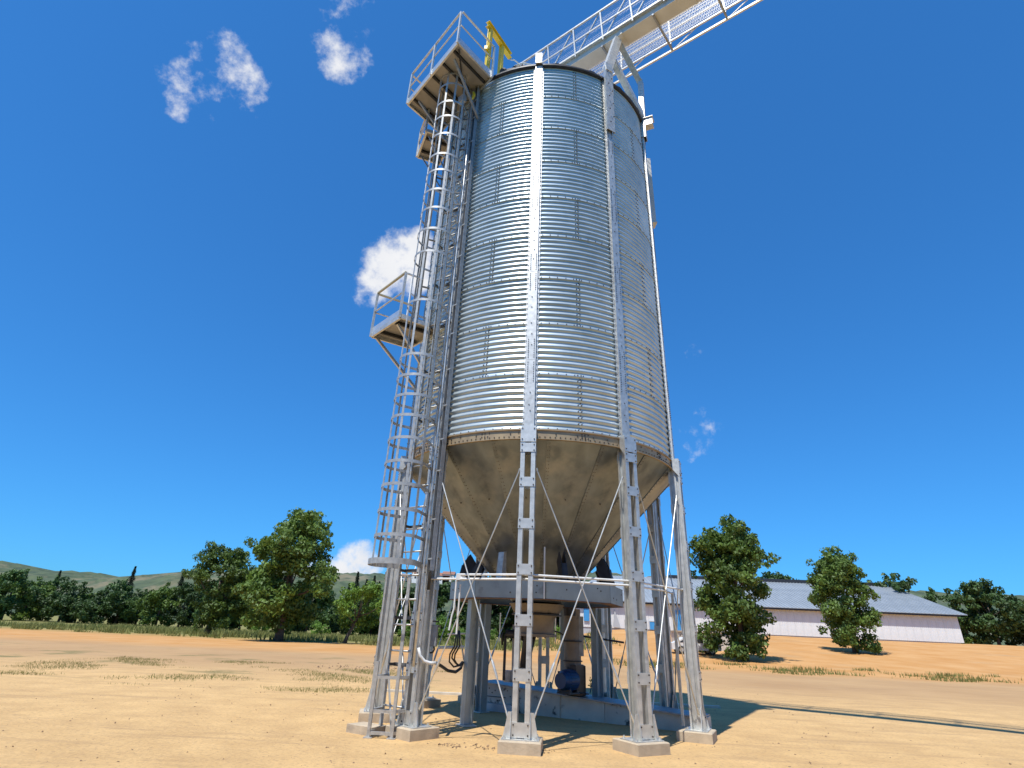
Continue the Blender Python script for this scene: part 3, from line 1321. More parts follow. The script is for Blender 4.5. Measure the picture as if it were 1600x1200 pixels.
# long pale conduit on the leg and its hose
cx = pol(ak, RL + .05) + tg * .09
mb = MB()
mb.tube([cx + (0, 0, z) for z in (.95, 2, 4, 7, 10, ZT - .3)], .02, 10)
part('conduit', mb, G_STEEL, tr, smooth=True)
h0 = cx + (0, 0, .98)
hp = [at_y(654, 1012, h0[1]), at_y(656, 1024, h0[1]), at_y(663, 1033, h0[1] + .02), at_y(672, 1036, h0[1] + .05), at_y(681, 1036, h0[1] + .1)]
mb = MB()
mb.tube(hp, .022, 10)
part('conduit_elbow', mb, WHITE, tr, smooth=True)
mb = MB()
mb.tube([hp[-1], at_y(690, 1041, -1.6), at_y(700, 1048, -1.3), at_y(712, 1050, -1.0), at_y(720, 1044, -.8), at_y(723, 1034, -.75)], .024, 10)
part('hose', mb, BLACKR, tr, smooth=True)
# junction box on the leg
jb = thing('junction_box', 'grey junction box fixed to the leg beside the ladder', 'electrical box', tuple(at_y(681, 1012, -1.95)))
c = at_y(677.5, 993, -1.98)
mb = MB()
mb.box(c, (.115, .10, .30))
part('body', mb, TRAY, jb)
mb = MB()
mb.box(c + (0, -.056, 0), (.105, .010, .28))
mb.box(c + (.02, -.064, .05), (.02, .008, .02))
part('door', mb, TRAY, jb)
mb = MB()
mb.box(c + (.01, 0, .20), (.11, .06, .02))
part('bracket', mb, G_DARK, jb)
mb = MB()
e = c + (.02, 0, -.15)
mb.tube([e, e + (.01, 0, -.04), e + (-.01, 0, -.08), e + (-.05, 0, -.09)], .014, 8)
part('cable_tail', mb, BLACKR, jb, smooth=True)
# light blue-white box under the top platform
wb = thing('cable_box', 'small pale metal box under the top platform beside the ladder', 'box', tuple(pol(ak, RL + .25, 13.0) - tg * .05))
c = wloc(wb)
mb = MB()
mb.box(c, (.20, .10, .22), (tg, pol(ak, 1), (0, 0, 1)))
part('body', mb, TRIMB, wb)
mb = MB()
mb.box(c + pol(ak, .054), (.18, .006, .20), (tg, pol(ak, 1), (0, 0, 1)))
part('lid', mb, TRIMB, wb)

# ------------------------------------------------------------------ yellow davit on the top platform
dv = thing('davit_frame', 'bright yellow lifting frame on the top platform by the eave', 'hoist', (-1.35, -2.45, 13.57))
D0, D1 = np.array([-1.53, -2.74, 15.40]), np.array([-.99, -1.80, 15.40])
dd = unit(D1 - D0)
mb = MB()
for s in (-1, 1):
    mb.bar(D0 + (0, 0, s * .085), D1 + (0, 0, s * .085), .12, .014)
mb.bar(D0, D1, .012, .16)
part('beam', mb, YEL, dv)
for t, nm in ((.12, 'a'), (.62, 'b')):
    p = D0 + (D1 - D0) * t
    mb = MB()
    mb.box((p[0], p[1], (13.58 + 15.30) / 2), (.10, .10, 1.72), (dd, np.cross((0, 0, 1), dd), (0, 0, 1)))
    part('post', mb, YEL, dv)
mb = MB()
p = D0 + (D1 - D0) * .04
mb.tube([p + (0, 0, -.09), p + (0, 0, -.9)], .008, 6)
mb.box(p + (0, 0, -.95), (.10, .10, .12))
part('chain_hoist', mb, YEL, dv)
mb = MB()
p = D1 + (0, 0, -.12)
hose = [p, p + (.12, .10, .10), p + (.30, .25, .08), p + (.5, .4, -.02), p + (.7, .5, -.1)]
mb.tube(hose, .018, 8)
part('cable', mb, WHITE, dv, smooth=True)
mb = MB()
q = pol(ak, R + .22, 13.15) + tg * .22
mb.tube([q, q + (.02, 0, -.10), q + (-.01, -.02, -.24), q + (-.04, -.02, -.30)], [.03, .035, .03, .02], 8)
part('hook', mb, YEL, dv, smooth=True)
# black inlet valve at the eave
vv = thing('roof_valve', 'black roof valve with hoses at the eave between the davit and the catwalk', 'valve', (-.95, -2.45, ZT + .1))
mb = MB()
mb.tube([(-1.05, -2.5, ZT + .12), (-.75, -2.4, ZT + .35)], .09, 14)
part('body', mb, BLACKR, vv, smooth='angle')
mb = MB()
mb.tube([(-1.08, -2.51, ZT + .10), (-1.03, -2.49, ZT + .14)], .13, 14)
mb.tube([(-.8, -2.42, ZT + .31), (-.76, -2.40, ZT + .34)], .12, 14)
part('flange', mb, BLACKR, vv, smooth='angle')
mb = MB()
mb.tube([(-.8, -2.5, ZT + .4), (-.6, -2.5, ZT + .52), (-.35, -2.45, ZT + .5), (-.1, -2.3, ZT + .42)], .018, 8)
part('hose', mb, WHITE, vv, smooth=True)
mb = MB()
mb.box(pol(az_of(0), R + .03, ZT + .22), (.15, .06, .34), ((math.cos(PH), math.sin(PH), 0), pol(PH, 1), (0, 0, 1)))
setp(part('eave_bracket', mb, G_STEEL), 'white steel bracket standing on the eave above the front centre rib', 'bracket')

# ------------------------------------------------------------------ conveyor catwalk
ang = R_(-35.7)
cdv = np.array([math.cos(ang), math.sin(ang), 0])
cn = np.array([-math.sin(ang), math.cos(ang), 0])       # away from the camera
Z0 = 16.6
S0, S1 = -1.7, 11.0


def cw(s, o, z):
    return cdv * s + cn * o + (0, 0, z)


cat = thing('conveyor_catwalk', 'long galvanised conveyor bridge with mesh side guards passing over the silo top', 'catwalk', (0, 0, Z0))
mb = MB()
mb.bar(cw(S0, -.02, Z0 - .11), cw(S1, -.02, Z0 - .11), .42, .22)
tgh = part('trough', mb, TROUGH, cat)
s = S0 + .4
while s < S1:
    mb = MB()
    mb.box(cw(s, -.02, Z0 - .11), (.05, .45, .245), (cdv, cn, (0, 0, 1)))
    part('joint_flange', mb, TROUGH, tgh)
    s += 2.0
mb = MB()
mb.bar(cw(S0, -.25, Z0 + .012), cw(S1, -.25, Z0 + .012), .04, .03)
part('edge_angle', mb, G_STEEL, cat)


def guard(o_base, o_top, nm, sp, ph, diag):
    for (o, z, w, h, n) in ((o_top, Z0 + 1.05, .05, .05, 'top_rail'), (o_base, Z0 + .02, .05, .06, 'bottom_rail'),
                            ((o_base + o_top) / 2, Z0 + .52, .03, .03, 'knee_rail')):
        mb = MB()
        mb.bar(cw(S0, o, z), cw(S1, o, z), w, h)
        part(n, mb, G_STEEL, cat)
    s = ph
    ss = []
    while s < S1:
        if s > S0:
            ss.append(s)
            mb = MB()
            mb.bar(cw(s, o_base, Z0 - .1), cw(s, o_top, Z0 + 1.05), .04, .04, up=cdv)
            part('post', mb, G_STEEL, cat)
        s += sp
    if diag:
        for a in ss[:-1]:
            mb = MB()
            mb.bar(cw(a + .06, o_base + .03, Z0 + .04), cw(a + sp - .06, o_top + .03, Z0 + 1.02), .028, .028, up=cn)
            part('diagonal', mb, G_STEEL, cat)
    mb = MB()
    s = S0
    while s < S1:
        a, b = cw(s, o_base + .045 * (-1 if o_base < 0 else 1) * -1, Z0 + .05), cw(s, o_top + .045 * (1 if o_base < 0 else -1), Z0 + 1.03)
        mb.bar(a, b, .004, .003, up=cdv)
        s += .045
    for j in range(14):
        t = (j + .5) / 14
        o = o_base + (o_top - o_base) * t + .045 * (1 if o_base < 0 else -1)
        mb.bar(cw(S0, o, Z0 + .05 + .98 * t), cw(S1, o, Z0 + .05 + .98 * t), .003, .004)
    part('mesh_infill', mb, G_STEEL, cat, kind='stuff')


guard(-.30, -.41, 'left', .92, -1.5, True)
guard(.95, 1.03, 'right', 1.55, -1.0, False)
# walkway grating
mb = MB()
s = S0
while s < S1:
    mb.bar(cw(s, .22, Z0 - .02), cw(s, .93, Z0 - .02), .004, .012)
    s += .06
for j in range(9):
    o = .24 + j * .085
    mb.bar(cw(S0, o, Z0 - .021), cw(S1, o, Z0 - .021), .005, .022)
part('grating', mb, TRAY, cat, kind='stuff')
mb = MB()
mb.bar(cw(S0, 1.02, Z0 - .30), cw(S1, 1.02, Z0 - .30), .05, .06)
part('bottom_chord', mb, G_STEEL, cat)
mb = MB()
mb.bar(cw(S0, .22, Z0 + .02), cw(S1, .22, Z0 + .02), .03, .12)
part('inner_toe_angle', mb, TRAY, cat)
s = -1.0
while s < S1:
    mb = MB()
    mb.bar(cw(s, -.25, Z0 - .26), cw(s, 1.02, Z0 - .26), .05, .06)
    part('cross_beam', mb, TRAY, cat)
    mb = MB()
    mb.bar(cw(s, .95, Z0 - .02), cw(s, 1.02, Z0 - .28), .03, .03, up=cdv)
    mb.bar(cw(s + .1, 1.0, Z0 - .28), cw(s + .75, .95, Z0 - .02), .02, .02, up=cn)
    part('hanger', mb, G_STEEL, cat)
    s += 1.55

# bridge support struts on two silo legs
a1, a2 = az_of(1), az_of(2)
ta1 = np.array([math.cos(a1), math.sin(a1), 0])
sup = thing('bridge_support', 'pale steel A-frame rising from two silo ribs to carry the conveyor bridge', 'support frame', tuple(pol(a1, R + .1, 12)))
apexL = cw(2.62, -.22, Z0 - .32)
apexR = cw(2.9, .55, Z0 - .32)
e1 = pol(a1, R + .10, 14.05)
e2 = pol(a2, R + .10, 15.3)


def strut(p, q, w=.13, h=.10, name='strut', m=None, up=(0, 0, 1)):
    mb = MB()
    d = unit(np.array(q) - np.array(p))
    upv = np.array(up, float)
    s_ = np.cross(d, upv)
    if np.linalg.norm(s_) < 1e-3:
        s_ = np.cross(d, (1, 0, 0))
    s_ = unit(s_)
    u = np.cross(s_, d)
    p, q = np.array(p, float), np.array(q, float)
    c = (p + q) / 2
    ln = np.linalg.norm(q - p)
    ax = (d, s_, u)
    mb.box(c, (ln, w, .008), ax)
    for sg in (-1, 1):
        mb.box(c + s_ * sg * (w / 2 - .004) - u * (h / 2 + .004), (ln, .008, h), ax)
    return part(name, mb, m or G_STEEL, sup)


o1 = pol(a1, 1)
strut(pol(a1, R + .06, 11.9), e1, .23, .055, 'upright', up=o1)
strut(e1 + (0, 0, -.03), apexL, .22, .13, up=o1)
strut(pol(a2, R + .06, 13.1), e2, .20, .12, 'upright', up=pol(a2, 1))
strut(e2 + (0, 0, -.03), apexL + (.05, .05, 0), .20, .14, up=pol(a2, 1))
strut(e1 + (apexL - e1) * .45 + pol(a1, -.04), pol(a2, R + .10, 13.8), .20, .13, up=pol((a1 + a2) / 2, 1))
strut(pol(a1, RW, 13.95) + ta1 * .15, cw(2.2, .2, Z0 - .3), .08, .06, up=o1)
mb = MB()
mb.box(pol(a1, R + .11, 14.05), (.19, .02, .26), (ta1, o1, (0, 0, 1)))
part('splice_plate', mb, G_STEEL, sup)
mb = MB()
for i in range(9):
    bolt(mb, pol(a1, R + .115, 12.1 + i * .22) + ta1 * (.05 if i % 2 else -.05), o1, .014, .02, 6)
part('bolts', mb, BOLT, sup, kind='stuff')
mb = MB()
bx = pol(a2, R + .13, 13.62)
ta2 = np.array([math.cos(a2), math.sin(a2), 0])
mb.box(bx, (.20, .26, .24), (ta2, pol(a2, 1), (0, 0, 1)))
mb.box(bx + (0, 0, .13), (.26, .30, .015), (ta2, pol(a2, 1), (0, 0, 1)))
part('bracket_box', mb, G_STEEL, sup)
# duct on the right-hand rib
a3 = az_of(3)
dk = thing('side_duct', 'tan steel duct hanging down the right edge of the silo wall', 'duct', tuple(pol(a3 - .28, R + .16, 11.5)))
mb = MB()
ad = a3 - .30
tad = np.array([math.cos(ad), math.sin(ad), 0])
mb.box(pol(ad, R + .12, 12.55), (.22, .20, 2.3), (tad, pol(ad, 1), (0, 0, 1)))
part('duct_body', mb, TROUGH, dk)
mb = MB()
mb.box(pol(ad, R + .12, 11.38), (.26, .24, .04), (tad, pol(ad, 1), (0, 0, 1)))
part('flange', mb, TROUGH, dk)

# ------------------------------------------------------------------ pipes round the legs at the ring
pp = thing('pipe_run', 'pair of thin white pipes running level between the silo legs', 'pipes', tuple(pol(az_of(0), 2.73, 2.2)))


def pipe(pts, r, m=WHITE, name='pipe', par=pp):
    mb = MB()
    mb.tube(pts, r, 10)
    return part(name, mb, m, par, smooth='angle')


rp = RL - .12
for z, st in ((2.235, .32), (2.172, .0)):
    first = pol(az_of(-1), rp, z) * (1 - st) + pol(az_of(0), rp, z) * st
    first[2] = z
    pipe([first, pol(az_of(0), rp, z)], .017)
    pipe([pol(az_of(0), rp, z - .0), pol(az_of(1), rp, z)], .017)
pipe([pol(R_(4), RR + .03, z) for z in (1.97, 2.3, 2.78)], .013)
x2 = pol(az_of(1), rp, 2.2) * .45 + pol(az_of(2), rp, 2.2) * .55
for z in (2.235, 2.172):
    e = pol(az_of(2), rp, z) if z > 2.2 else np.array([x2[0], x2[1], z])
    pipe([pol(az_of(1), rp, z), e], .015)
pa = pol(az_of(-1), rp, 0) * .68 + pol(az_of(0), rp, 0) * .32
pipe([pa + (0, 0, 2.235), pa + (-.005, 0, 2.2), pa + (-.01, 0, 1.75), pa + (-.035, 0, 1.65), pa + (-.06, 0, 1.45)], .014)
pipe([pa + (.055, .05, 2.1), pa + (.05, .05, 1.4)], .014)
mb = MB()
mb.box(pa + (.06, 0, 2.2), (.14, .07, .09))
part('pipe_clamp', mb, WHITE, pp)
# loops of black cable between the pipes and the post
lp = thing('cable_loops', 'loops of black hose hanging beside the ring post', 'hoses', tuple(at_y(712, 1045, -1.3)))
for i, (dx, dy_, dpx) in enumerate(((0, 0, 0), (8, -3, .1), (4, -6, .2))):
    pts = [at_y(714 + dx * .5, 985, -1.5 + dpx), at_y(710 + dx, 1010, -1.45 + dpx), at_y(703 + dx, 1022, -1.4 + dpx),
           at_y(702 + dx, 1034 + dy_, -1.35 + dpx), at_y(709 + dx * .7, 1042 + dy_, -1.3 + dpx), at_y(717 + dx * .3, 1040, -1.2 + dpx),
           at_y(722, 1034, -1.0)]
    mb = MB()
    mb.tube(pts, .014, 8)
    part('hose', mb, BLACKR, lp, smooth=True)
br = thing('pipe_bracket', 'two pale horizontal brackets between the ladder leg and the ring post', 'bracket', tuple(at_y(700, 1012, -1.2)))
for (x0, y0, x1, y1, r) in ((686, 1012, 724, 1011, .022), (700, 991, 727, 990, .014)):
    mb = MB()
    mb.tube([at_y(x0, y0, -1.6), at_y(x1, y1, -.80)], r, 8)
    part('arm', mb, WHITE, br, smooth='angle')
# thin vent pole on the right
vp = thing('vent_pole', 'thin pale pole standing between the two right-hand legs', 'pole', tuple(at_z(1069, 1152, .04)))
b = at_z(1069, 1152, .04)
mb = MB()
mb.tube([b, b + (0, 0, 1.2), b + (0, 0, 2.18)], .028, 10)
part('shaft', mb, G_STEEL, vp, smooth='angle')
mb = MB()
mb.tube([b + (0, 0, 2.16), np.array([x2[0], x2[1], 2.172])], .014, 8)
part('elbow', mb, G_STEEL, vp, smooth='angle')

# ------------------------------------------------------------------ conveyor casing on the ground
cs = thing('conveyor_casing', 'low grey steel conveyor casing lying across the pad under the silo', 'conveyor', (-1.15, 1.73, .025))
A = np.array([-1.13, 1.62, 0])
B = np.array([2.85, -.31, 0])
cdir = unit(B - A)
cnr = np.array([-cdir[1], cdir[0], 0])          # away from camera
ln = np.linalg.norm(B - A)
nseg = 5


def hc(q):
    return .50 - .25 * q / ln


def case_slab(s0, s1, o0, o1, b0, b1, t0, t1):
    P0, P1 = A + cdir * s0, A + cdir * s1
    m_ = MB()
    m_.quad_prism([P0 + cnr * o0 + (0, 0, b0), P1 + cnr * o0 + (0, 0, b1), P1 + cnr * o0 + (0, 0, t1), P0 + cnr * o0 + (0, 0, t0)], cnr * (o1 - o0))
    return m_


for i in range(nseg):
    s0, s1 = ln * i / nseg, ln * (i + 1) / nseg
    sg = part('casing_section', case_slab(s0 + .003, s1 - .003, 0, .56, .025, .025, .025 + hc(s0), .025 + hc(s1)), CASE, cs)
    part('section_flange', case_slab(s1 - .02, s1 + .02, -.02, .58, .026, .026, .027 + hc(s1), .027 + hc(s1)), CASE, sg)
    part('lid', case_slab(s0 + .002, s1 - .002, -.06, .62, .03 + hc(s0), .03 + hc(s1), .052 + hc(s0), .052 + hc(s1)), TRAY, cs)
# left end details
mb = MB()
for (s, z, r) in ((.12, .42, .04), (.10, .23, .055)):
    p = A + cdir * s + (0, 0, z)
    mb.tube([p - cnr * .012, p + cnr * .01], r, 16)
part('inspection_port', mb, G_DARK, cs)
mb = MB()
mb.bar(A + cdir * .0 - cnr * .03 + (0, 0, .30), A + cdir * .62 - cnr * .03 + (0, 0, .30), .012, .012)
part('ledge', mb, G_DARK, cs)
mb = MB()
mb.bar(A + cdir * .02 - cnr * .08 + (0, 0, .11), A + cdir * .92 - cnr * .08 + (0, 0, .11), .12, .16)
part('side_cover', mb, TRIMB, cs)
mb = MB()
for i in range(12):
    p = A + cdir * (.15 + .07 * i) + (0, 0, rnd.uniform(.22, .45))
    bolt(mb, p, -cnr, .012, .01, 6)
part('bolts', mb, BOLT, cs, kind='stuff')

TOPZ = .46
DZ = -.10


def on_case(px, py_, extra=0):
    return at_y(px, py_, .9 + extra)


# drive unit: vertical duct, gearbox housing, blue motor
du = thing('vertical_duct', 'dark upright duct with gearbox housing standing on the conveyor casing', 'duct', tuple(on_case(898, 1075)))
b = at_y(897, 1078, .85)
bx_, by_ = b[0], .85
mb = MB()
mb.tube([(bx_ - .02, by_, .90), (bx_ - .03, by_, 1.36), (bx_ - .03, by_, 1.93)], .165, 24)
part('tube', mb, BROWN, du, smooth='angle')
mb = MB()
mb.lathe([(.165, 1.34), (.21, 1.34), (.21, 1.365), (.165, 1.365)], 24, (bx_ - .03, by_))
mb.lathe([(.165, 1.0), (.19, 1.0), (.19, 1.02), (.165, 1.02)], 24, (bx_ - .02, by_))
part('flange', mb, G_DARK, du, smooth='angle')
mb = MB()
mb.box((bx_ + .14, by_ - .02, 1.45), (.10, .16, .70))
part('cable_cover', mb, TRAY, du)
mb = MB()
mb.box((bx_ + .02, by_ + .02, .80 + DZ), (.34, .34, .50))
part('housing', mb, BROWN, du)
mb = MB()
mb.box((bx_ + .20, by_ - .04, .80 + DZ), (.02, .40, .48))
part('side_plate', mb, G_DARK, du)
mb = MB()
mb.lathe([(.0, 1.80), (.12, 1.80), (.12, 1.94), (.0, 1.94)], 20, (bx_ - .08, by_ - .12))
part('inlet_shadow_fill', mb, G_DARK, du, smooth='angle')  # solid dark drum, the shade inside the hollow put into its colour
mb = MB()
for sx in (-.12, .18):
    for sy in (-.14, .16):
        mb.box((bx_ + sx, by_ + sy, .57 + DZ), (.04, .04, .05))
mb.box((bx_ + .02, by_ - .01, .585 + DZ), (.5, .46, .02))
part('foot', mb, G_DARK, du)

mt = thing('electric_motor', 'dark blue electric motor in front of the upright duct', 'motor', (bx_ - .12, by_ - .36, TOPZ))
ma = np.array([bx_ - .02, by_ - .24, .70])
md = unit((-.62, -.78, 0))
mb = MB()
mb.tube([ma, ma + md * .03, ma + md * .32, ma + md * .36], [.15, .165, .165, .14], 26)
part('body', mb, BLUE, mt, smooth='angle')
fin = MB()
sdv = np.cross(md, (0, 0, 1))
for i in range(20):
    t = 2 * math.pi * i / 20
    d = math.cos(t) * sdv + math.sin(t) * np.array((0, 0, 1.0))
    fin.bar(ma + md * .05 + d * .17, ma + md * .30 + d * .17, .008, .022, up=d)
part('fins', fin, BLUE, mt, kind='stuff')
mb = MB()
mb.tube([ma + md * .36, ma + md * .43], [.145, .13], 26)
part('fan_cowl', mb, BLUE, mt, smooth='angle')
mb = MB()
q = ma + np.array([-.20, .02, .06])
mb.box(q + (-.02, 0, 0), (.16, .14, .15))
mb.box(ma + (-.02, .0, .20), (.12, .12, .10))
part('terminal_box', mb, G_DARK, mt)
mb = MB()
for s in (.06, .28):
    mb.box(ma + md * s + (0, 0, -.165), (.26, .05, .05), (sdv, md, (0, 0, 1)))
mb.box(ma + md * .17 + (0, 0, -.20), (.28, .34, .025), (sdv, md, (0, 0, 1)))
part('mounting_foot', mb, G_DARK, mt)
mb = MB()
q = ma + (-.28, .0, .0)
mb.tube([q + (0, 0, .0), q + (-.02, 0, -.2)], .012, 6)
part('leg', mb, G_DARK, mt)

# slide gate actuator and stand on the left
ga = thing('gate_actuator', 'dark slide gate actuator with handwheel left of the silo outlet', 'actuator', tuple(at_y(800, 1062, .6)))
p = at_y(790, 990, .45)
q = at_y(826, 992, .45)
mb = MB()
mb.tube([p, p + (q - p) * .6, q], [.075, .075, .06], 14)
part('cylinder', mb, G_DARK, ga, smooth='angle')
mb = MB()
w0 = at_y(818, 990, .3)
mb.lathe([(.12, -.02), (.14, 0), (.12, .02), (.10, 0), (.12, -.02)], 24)
mb.v = [(w0[0] + v[0] * .35 + v[2], w0[1] + v[0] * .3, w0[2] + v[1]) for v in mb.v]
part('handwheel', mb, G_DARK, ga, smooth=True)
mb = MB()
pl = [at_y(786, 988, .4), at_y(784, 995, .4), at_y(785, 1008, .4)]
mb.tube(pl, .02, 8)
part('bent_hose', mb, BLACKR, ga, smooth=True)
for x0, x1, nm in ((790, 787, 1), (803, 801, 0)):
    a_ = at_y(x0, 990 if nm else 976, .5)
    c_ = at_y(x1, 1063, .5)
    mb = MB()
    mb.bar(a_, c_, .05, .06, up=(0, 1, 0))
    part('stand_post', mb, G_DARK if nm else TRAY, ga)
mb = MB()
c_ = at_y(794, 1056, .55)
mb.tube([c_ + (0, 0, -.10), c_ + (0, 0, .09)], [.09, .10], 16)
part('bucket_mount', mb, TRAY, ga, smooth='angle')
mb = MB()
c_ = at_y(822, 1040, .7)
mb.box(c_, (.16, .16, .20))
mb.tube([c_ + (0, 0, .1), c_ + (.03, 0, .2)], .05, 10)
part('valve_block', mb, G_DARK, ga)
# air hose to the right
ah = MB()
ah.tube([at_y(851, 997, .3), at_y(856, 990, .3), at_y(864, 986, .3), at_y(874, 988, .4), at_y(882, 993, .5)], .014, 8)
setp(part('air_hose', ah, BLACKR, smooth=True), 'black air hose between the outlet gate and the upright duct', 'hose')
hb = MB()
hb.tube([at_y(905, 993, 2.2), at_y(975, 1004, 2.2)], .02, 8)
setp(part('steel_bar', hb, G_DARK, smooth='angle'), 'dark horizontal bar between the upright duct and the back legs', 'bar')
sp = MB()
a_ = at_z(921, 1087)
sp.bar(a_, at_y(929, 1049, a_[1] + .1), .02, .02)
setp(part('tilted_stake', sp, G_DARK), 'thin dark leaning stake behind the conveyor casing', 'stake')

# ------------------------------------------------------------------ vegetation
nr = np.random.RandomState(11)


def leaf_cloud(blobs, per, size, rs):
    """quads scattered in the shells of blobs: (cx,cy,cz,r)"""
    vs, fs = [], []
    for (cx_, cy_, cz_, r) in blobs:
        n = int(per * r * r)
        d = rs.normal(size=(n, 3))
        d /= np.linalg.norm(d, axis=1)[:, None]
        rad = r * (.55 + .5 * rs.rand(n)) * (1 + .25 * np.sin(d[:, 0] * 5 + cx_) * np.cos(d[:, 2] * 6 + cy_))
        c = d * rad[:, None] * np.array([1, 1, .82]) + np.array([cx_, cy_, cz_])
        nn = d + rs.normal(size=(n, 3)) * .7
        nn /= np.linalg.norm(nn, axis=1)[:, None]
        a = np.cross(nn, rs.normal(size=(n, 3)))
        a /= np.linalg.norm(a, axis=1)[:, None]
        b_ = np.cross(nn, a)
        s = size * (.6 + .8 * rs.rand(n))[:, None]
        q = np.stack([c - a * s, c - b_ * s * .55, c + a * s, c + b_ * s * .55], 1)
        vs.append(q.reshape(-1, 3))
    v = np.concatenate(vs)
    nq = len(v) // 4
    f = np.arange(nq * 4).reshape(-1, 4)
    return v, f


def arr_mesh(name, v, f, m):
    me = bpy.data.meshes.new(name)
    me.vertices.add(len(v))
    me.vertices.foreach_set('co', np.asarray(v, float).ravel())
    me.loops.add(f.size)
    me.loops.foreach_set('vertex_index', f.ravel().astype(np.int32))
    me.polygons.add(len(f))
    me.polygons.foreach_set('loop_start', np.arange(0, f.size, f.shape[1], dtype=np.int32))
    me.polygons.foreach_set('loop_total', np.full(len(f), f.shape[1], dtype=np.int32))
    me.materials.append(m)
    me.update(calc_edges=True)
    return me


def crown_blobs(H, W_, n, rs, base=.3, rmin=.10, rmax=.2):
    bl = []
    for i in range(n):
        t = rs.rand()
        z = H * (base + (1 - base) * t * .95)
        prof = math.sin(math.pi * (.12 + .80 * t)) ** .7
        a = rs.rand() * 2 * math.pi
        rr = W_ * .5 * prof * math.sqrt(rs.rand())
        bl.append((rr * math.cos(a), rr * math.sin(a), z, H * (rmin + (rmax - rmin) * rs.rand())))
    return bl


def trunk_mb(H, blobs, rs, r0, lean=(0, 0)):
    mb = MB()
    top = np.array([lean[0], lean[1], H * .62])
    pts = [np.array([0, 0, -.1]), np.array([lean[0] * .15, lean[1] * .1, H * .12]), np.array([lean[0] * .55, lean[1] * .5, H * .32]), top]
    mb.tube(pts, [r0 * 1.35, r0, r0 * .75, r0 * .35], 9)
    for (x, y, z, r) in blobs[:9]:
        st = pts[2] + (pts[3] - pts[2]) * rs.rand() * .7
        e = np.array([x, y, z])
        m_ = (st + e) / 2 + np.array([0, 0, -.03 * H])
        mb.tube([st, m_, e], [r0 * .4, r0 * .25, r0 * .08], 6)
    return mb


def make_tree_meshes(H, W_, nb, seed, leafm, per, size, base=.3, r0=.2, lean=(0, 0), shift=(0, 0), rmin=.1, rmax=.2):
    rs = np.random.RandomState(seed)
    bl = crown_blobs(H, W_, nb, rs, base, rmin, rmax)
    bl = [(x + shift[0], y + shift[1], z, r) for (x, y, z, r) in bl]
    kids = []
    for (x, y, z, r) in bl:
        kids.append((x, y, z, r * .62))
        for q in range(6):
            d = rs.normal(size=3)
            d /= np.linalg.norm(d)
            rr_ = r * (.28 + .26 * rs.rand())
            e = r * (.70 + .45 * rs.rand())
            kids.append((x + d[0] * e, y + d[1] * e, max(z + d[2] * e * .8, H * .05), rr_))
    v, f = leaf_cloud(kids, per * 1.05, size, rs)
    return arr_mesh('crown', v, f, leafm), trunk_mb(H, bl, rs, r0, lean).mesh('trunk', BARK, True)


def place_tree(name, label, me2, loc, s=1, rz=0, group=None, cat='tree'):
    t = thing(name, label, cat, loc, group, rz)
    t.scale = (s, s, s)
    inst('crown', me2[0], t)
    inst('trunk', me2[1], t)
    return t


def ground_at(px, Y):
    """world x at ground for image column px at depth Y"""
    d0 = pray(px, 985)
    x = CAM[0] + d0[0] * (Y - CAM[1]) / d0[1]
    return (x, Y, gz(x, Y) - .05)


# the large tree on the left, the leaning tree, the tall tree on the right
big = make_tree_meshes(12.5, 9.5, 40, 3, LEAF_M, 165, .19, base=.14, r0=.38, rmin=.09, rmax=.16)
Y = 42
xb, yb, zb = ground_at(438, Y)
place_tree('broadleaf_tree', 'tall dark green broadleaf tree at the left edge of the yard', big, (xb, yb, zb), .85, 0)
xb, yb, zb = ground_at(325, 50)
place_tree('broadleaf_tree', 'spreading green tree farthest left beyond the yard', big, (xb, yb, zb), .66, 2.1)
lean = make_tree_meshes(5.2, 5.6, 26, 9, LEAF_L, 260, .13, base=.30, r0=.17, lean=(1.2, 0), shift=(1.1, 0), rmin=.11, rmax=.19)
xb, yb, zb = ground_at(541, 44)
place_tree('leaning_tree', 'small bright green tree with a leaning trunk on the field edge', lean, (xb, yb, zb), .92, 0)
right = make_tree_meshes(12.5, 6.5, 44, 21, LEAF_M, 175, .19, base=.08, r0=.3, rmin=.08, rmax=.15)
xb, yb, zb = ground_at(1158, 36)
place_tree('tall_tree', 'tall narrow green tree right of the silo in front of the warehouse', right, (xb, yb, zb), .80, 0)
xb, yb, zb = ground_at(1330, 48)
place_tree('tall_tree', 'broad green tree farthest right beyond the silo', right, (xb, yb, zb), .72, 1.3)

# tree line
kinds = [make_tree_meshes(8, 7.5, 26, 31, LEAF_D, 120, .24, base=.08, r0=.2, rmin=.12, rmax=.2),
         make_tree_meshes(7, 8, 26, 32, LEAF_M, 120, .24, base=.06, r0=.2, rmin=.12, rmax=.2),
         make_tree_meshes(8.5, 6.5, 24, 33, LEAF_D, 120, .24, base=.10, r0=.2, rmin=.12, rmax=.2)]
rt = random.Random(5)


def pine_mesh(H, seed):
    rs = np.random.RandomState(seed)
    vs = []
    for i in range(2600):
        t = rs.rand() ** .8
        z = H * (.08 + .92 * t)
        rad = (1 - t) * H * .17 * (.5 + .6 * rs.rand()) * (1 + .3 * math.sin(z * 5))
        a = rs.rand() * 6.283
        c = np.array([rad * math.cos(a), rad * math.sin(a), z])
        o = np.array([math.cos(a), math.sin(a), -.35]) * .28
        sd_ = np.array([-math.sin(a), math.cos(a), 0]) * .09
        vs += [c - o, c + sd_, c + o, c - sd_]
    v = np.array(vs)
    mb = MB()
    mb.tube([(0, 0, -.1), (0, 0, H * .95)], [.14, .03], 7)
    return arr_mesh('crown', v, np.arange(len(v)).reshape(-1, 4), PINE), mb.mesh('trunk', BARK, True)


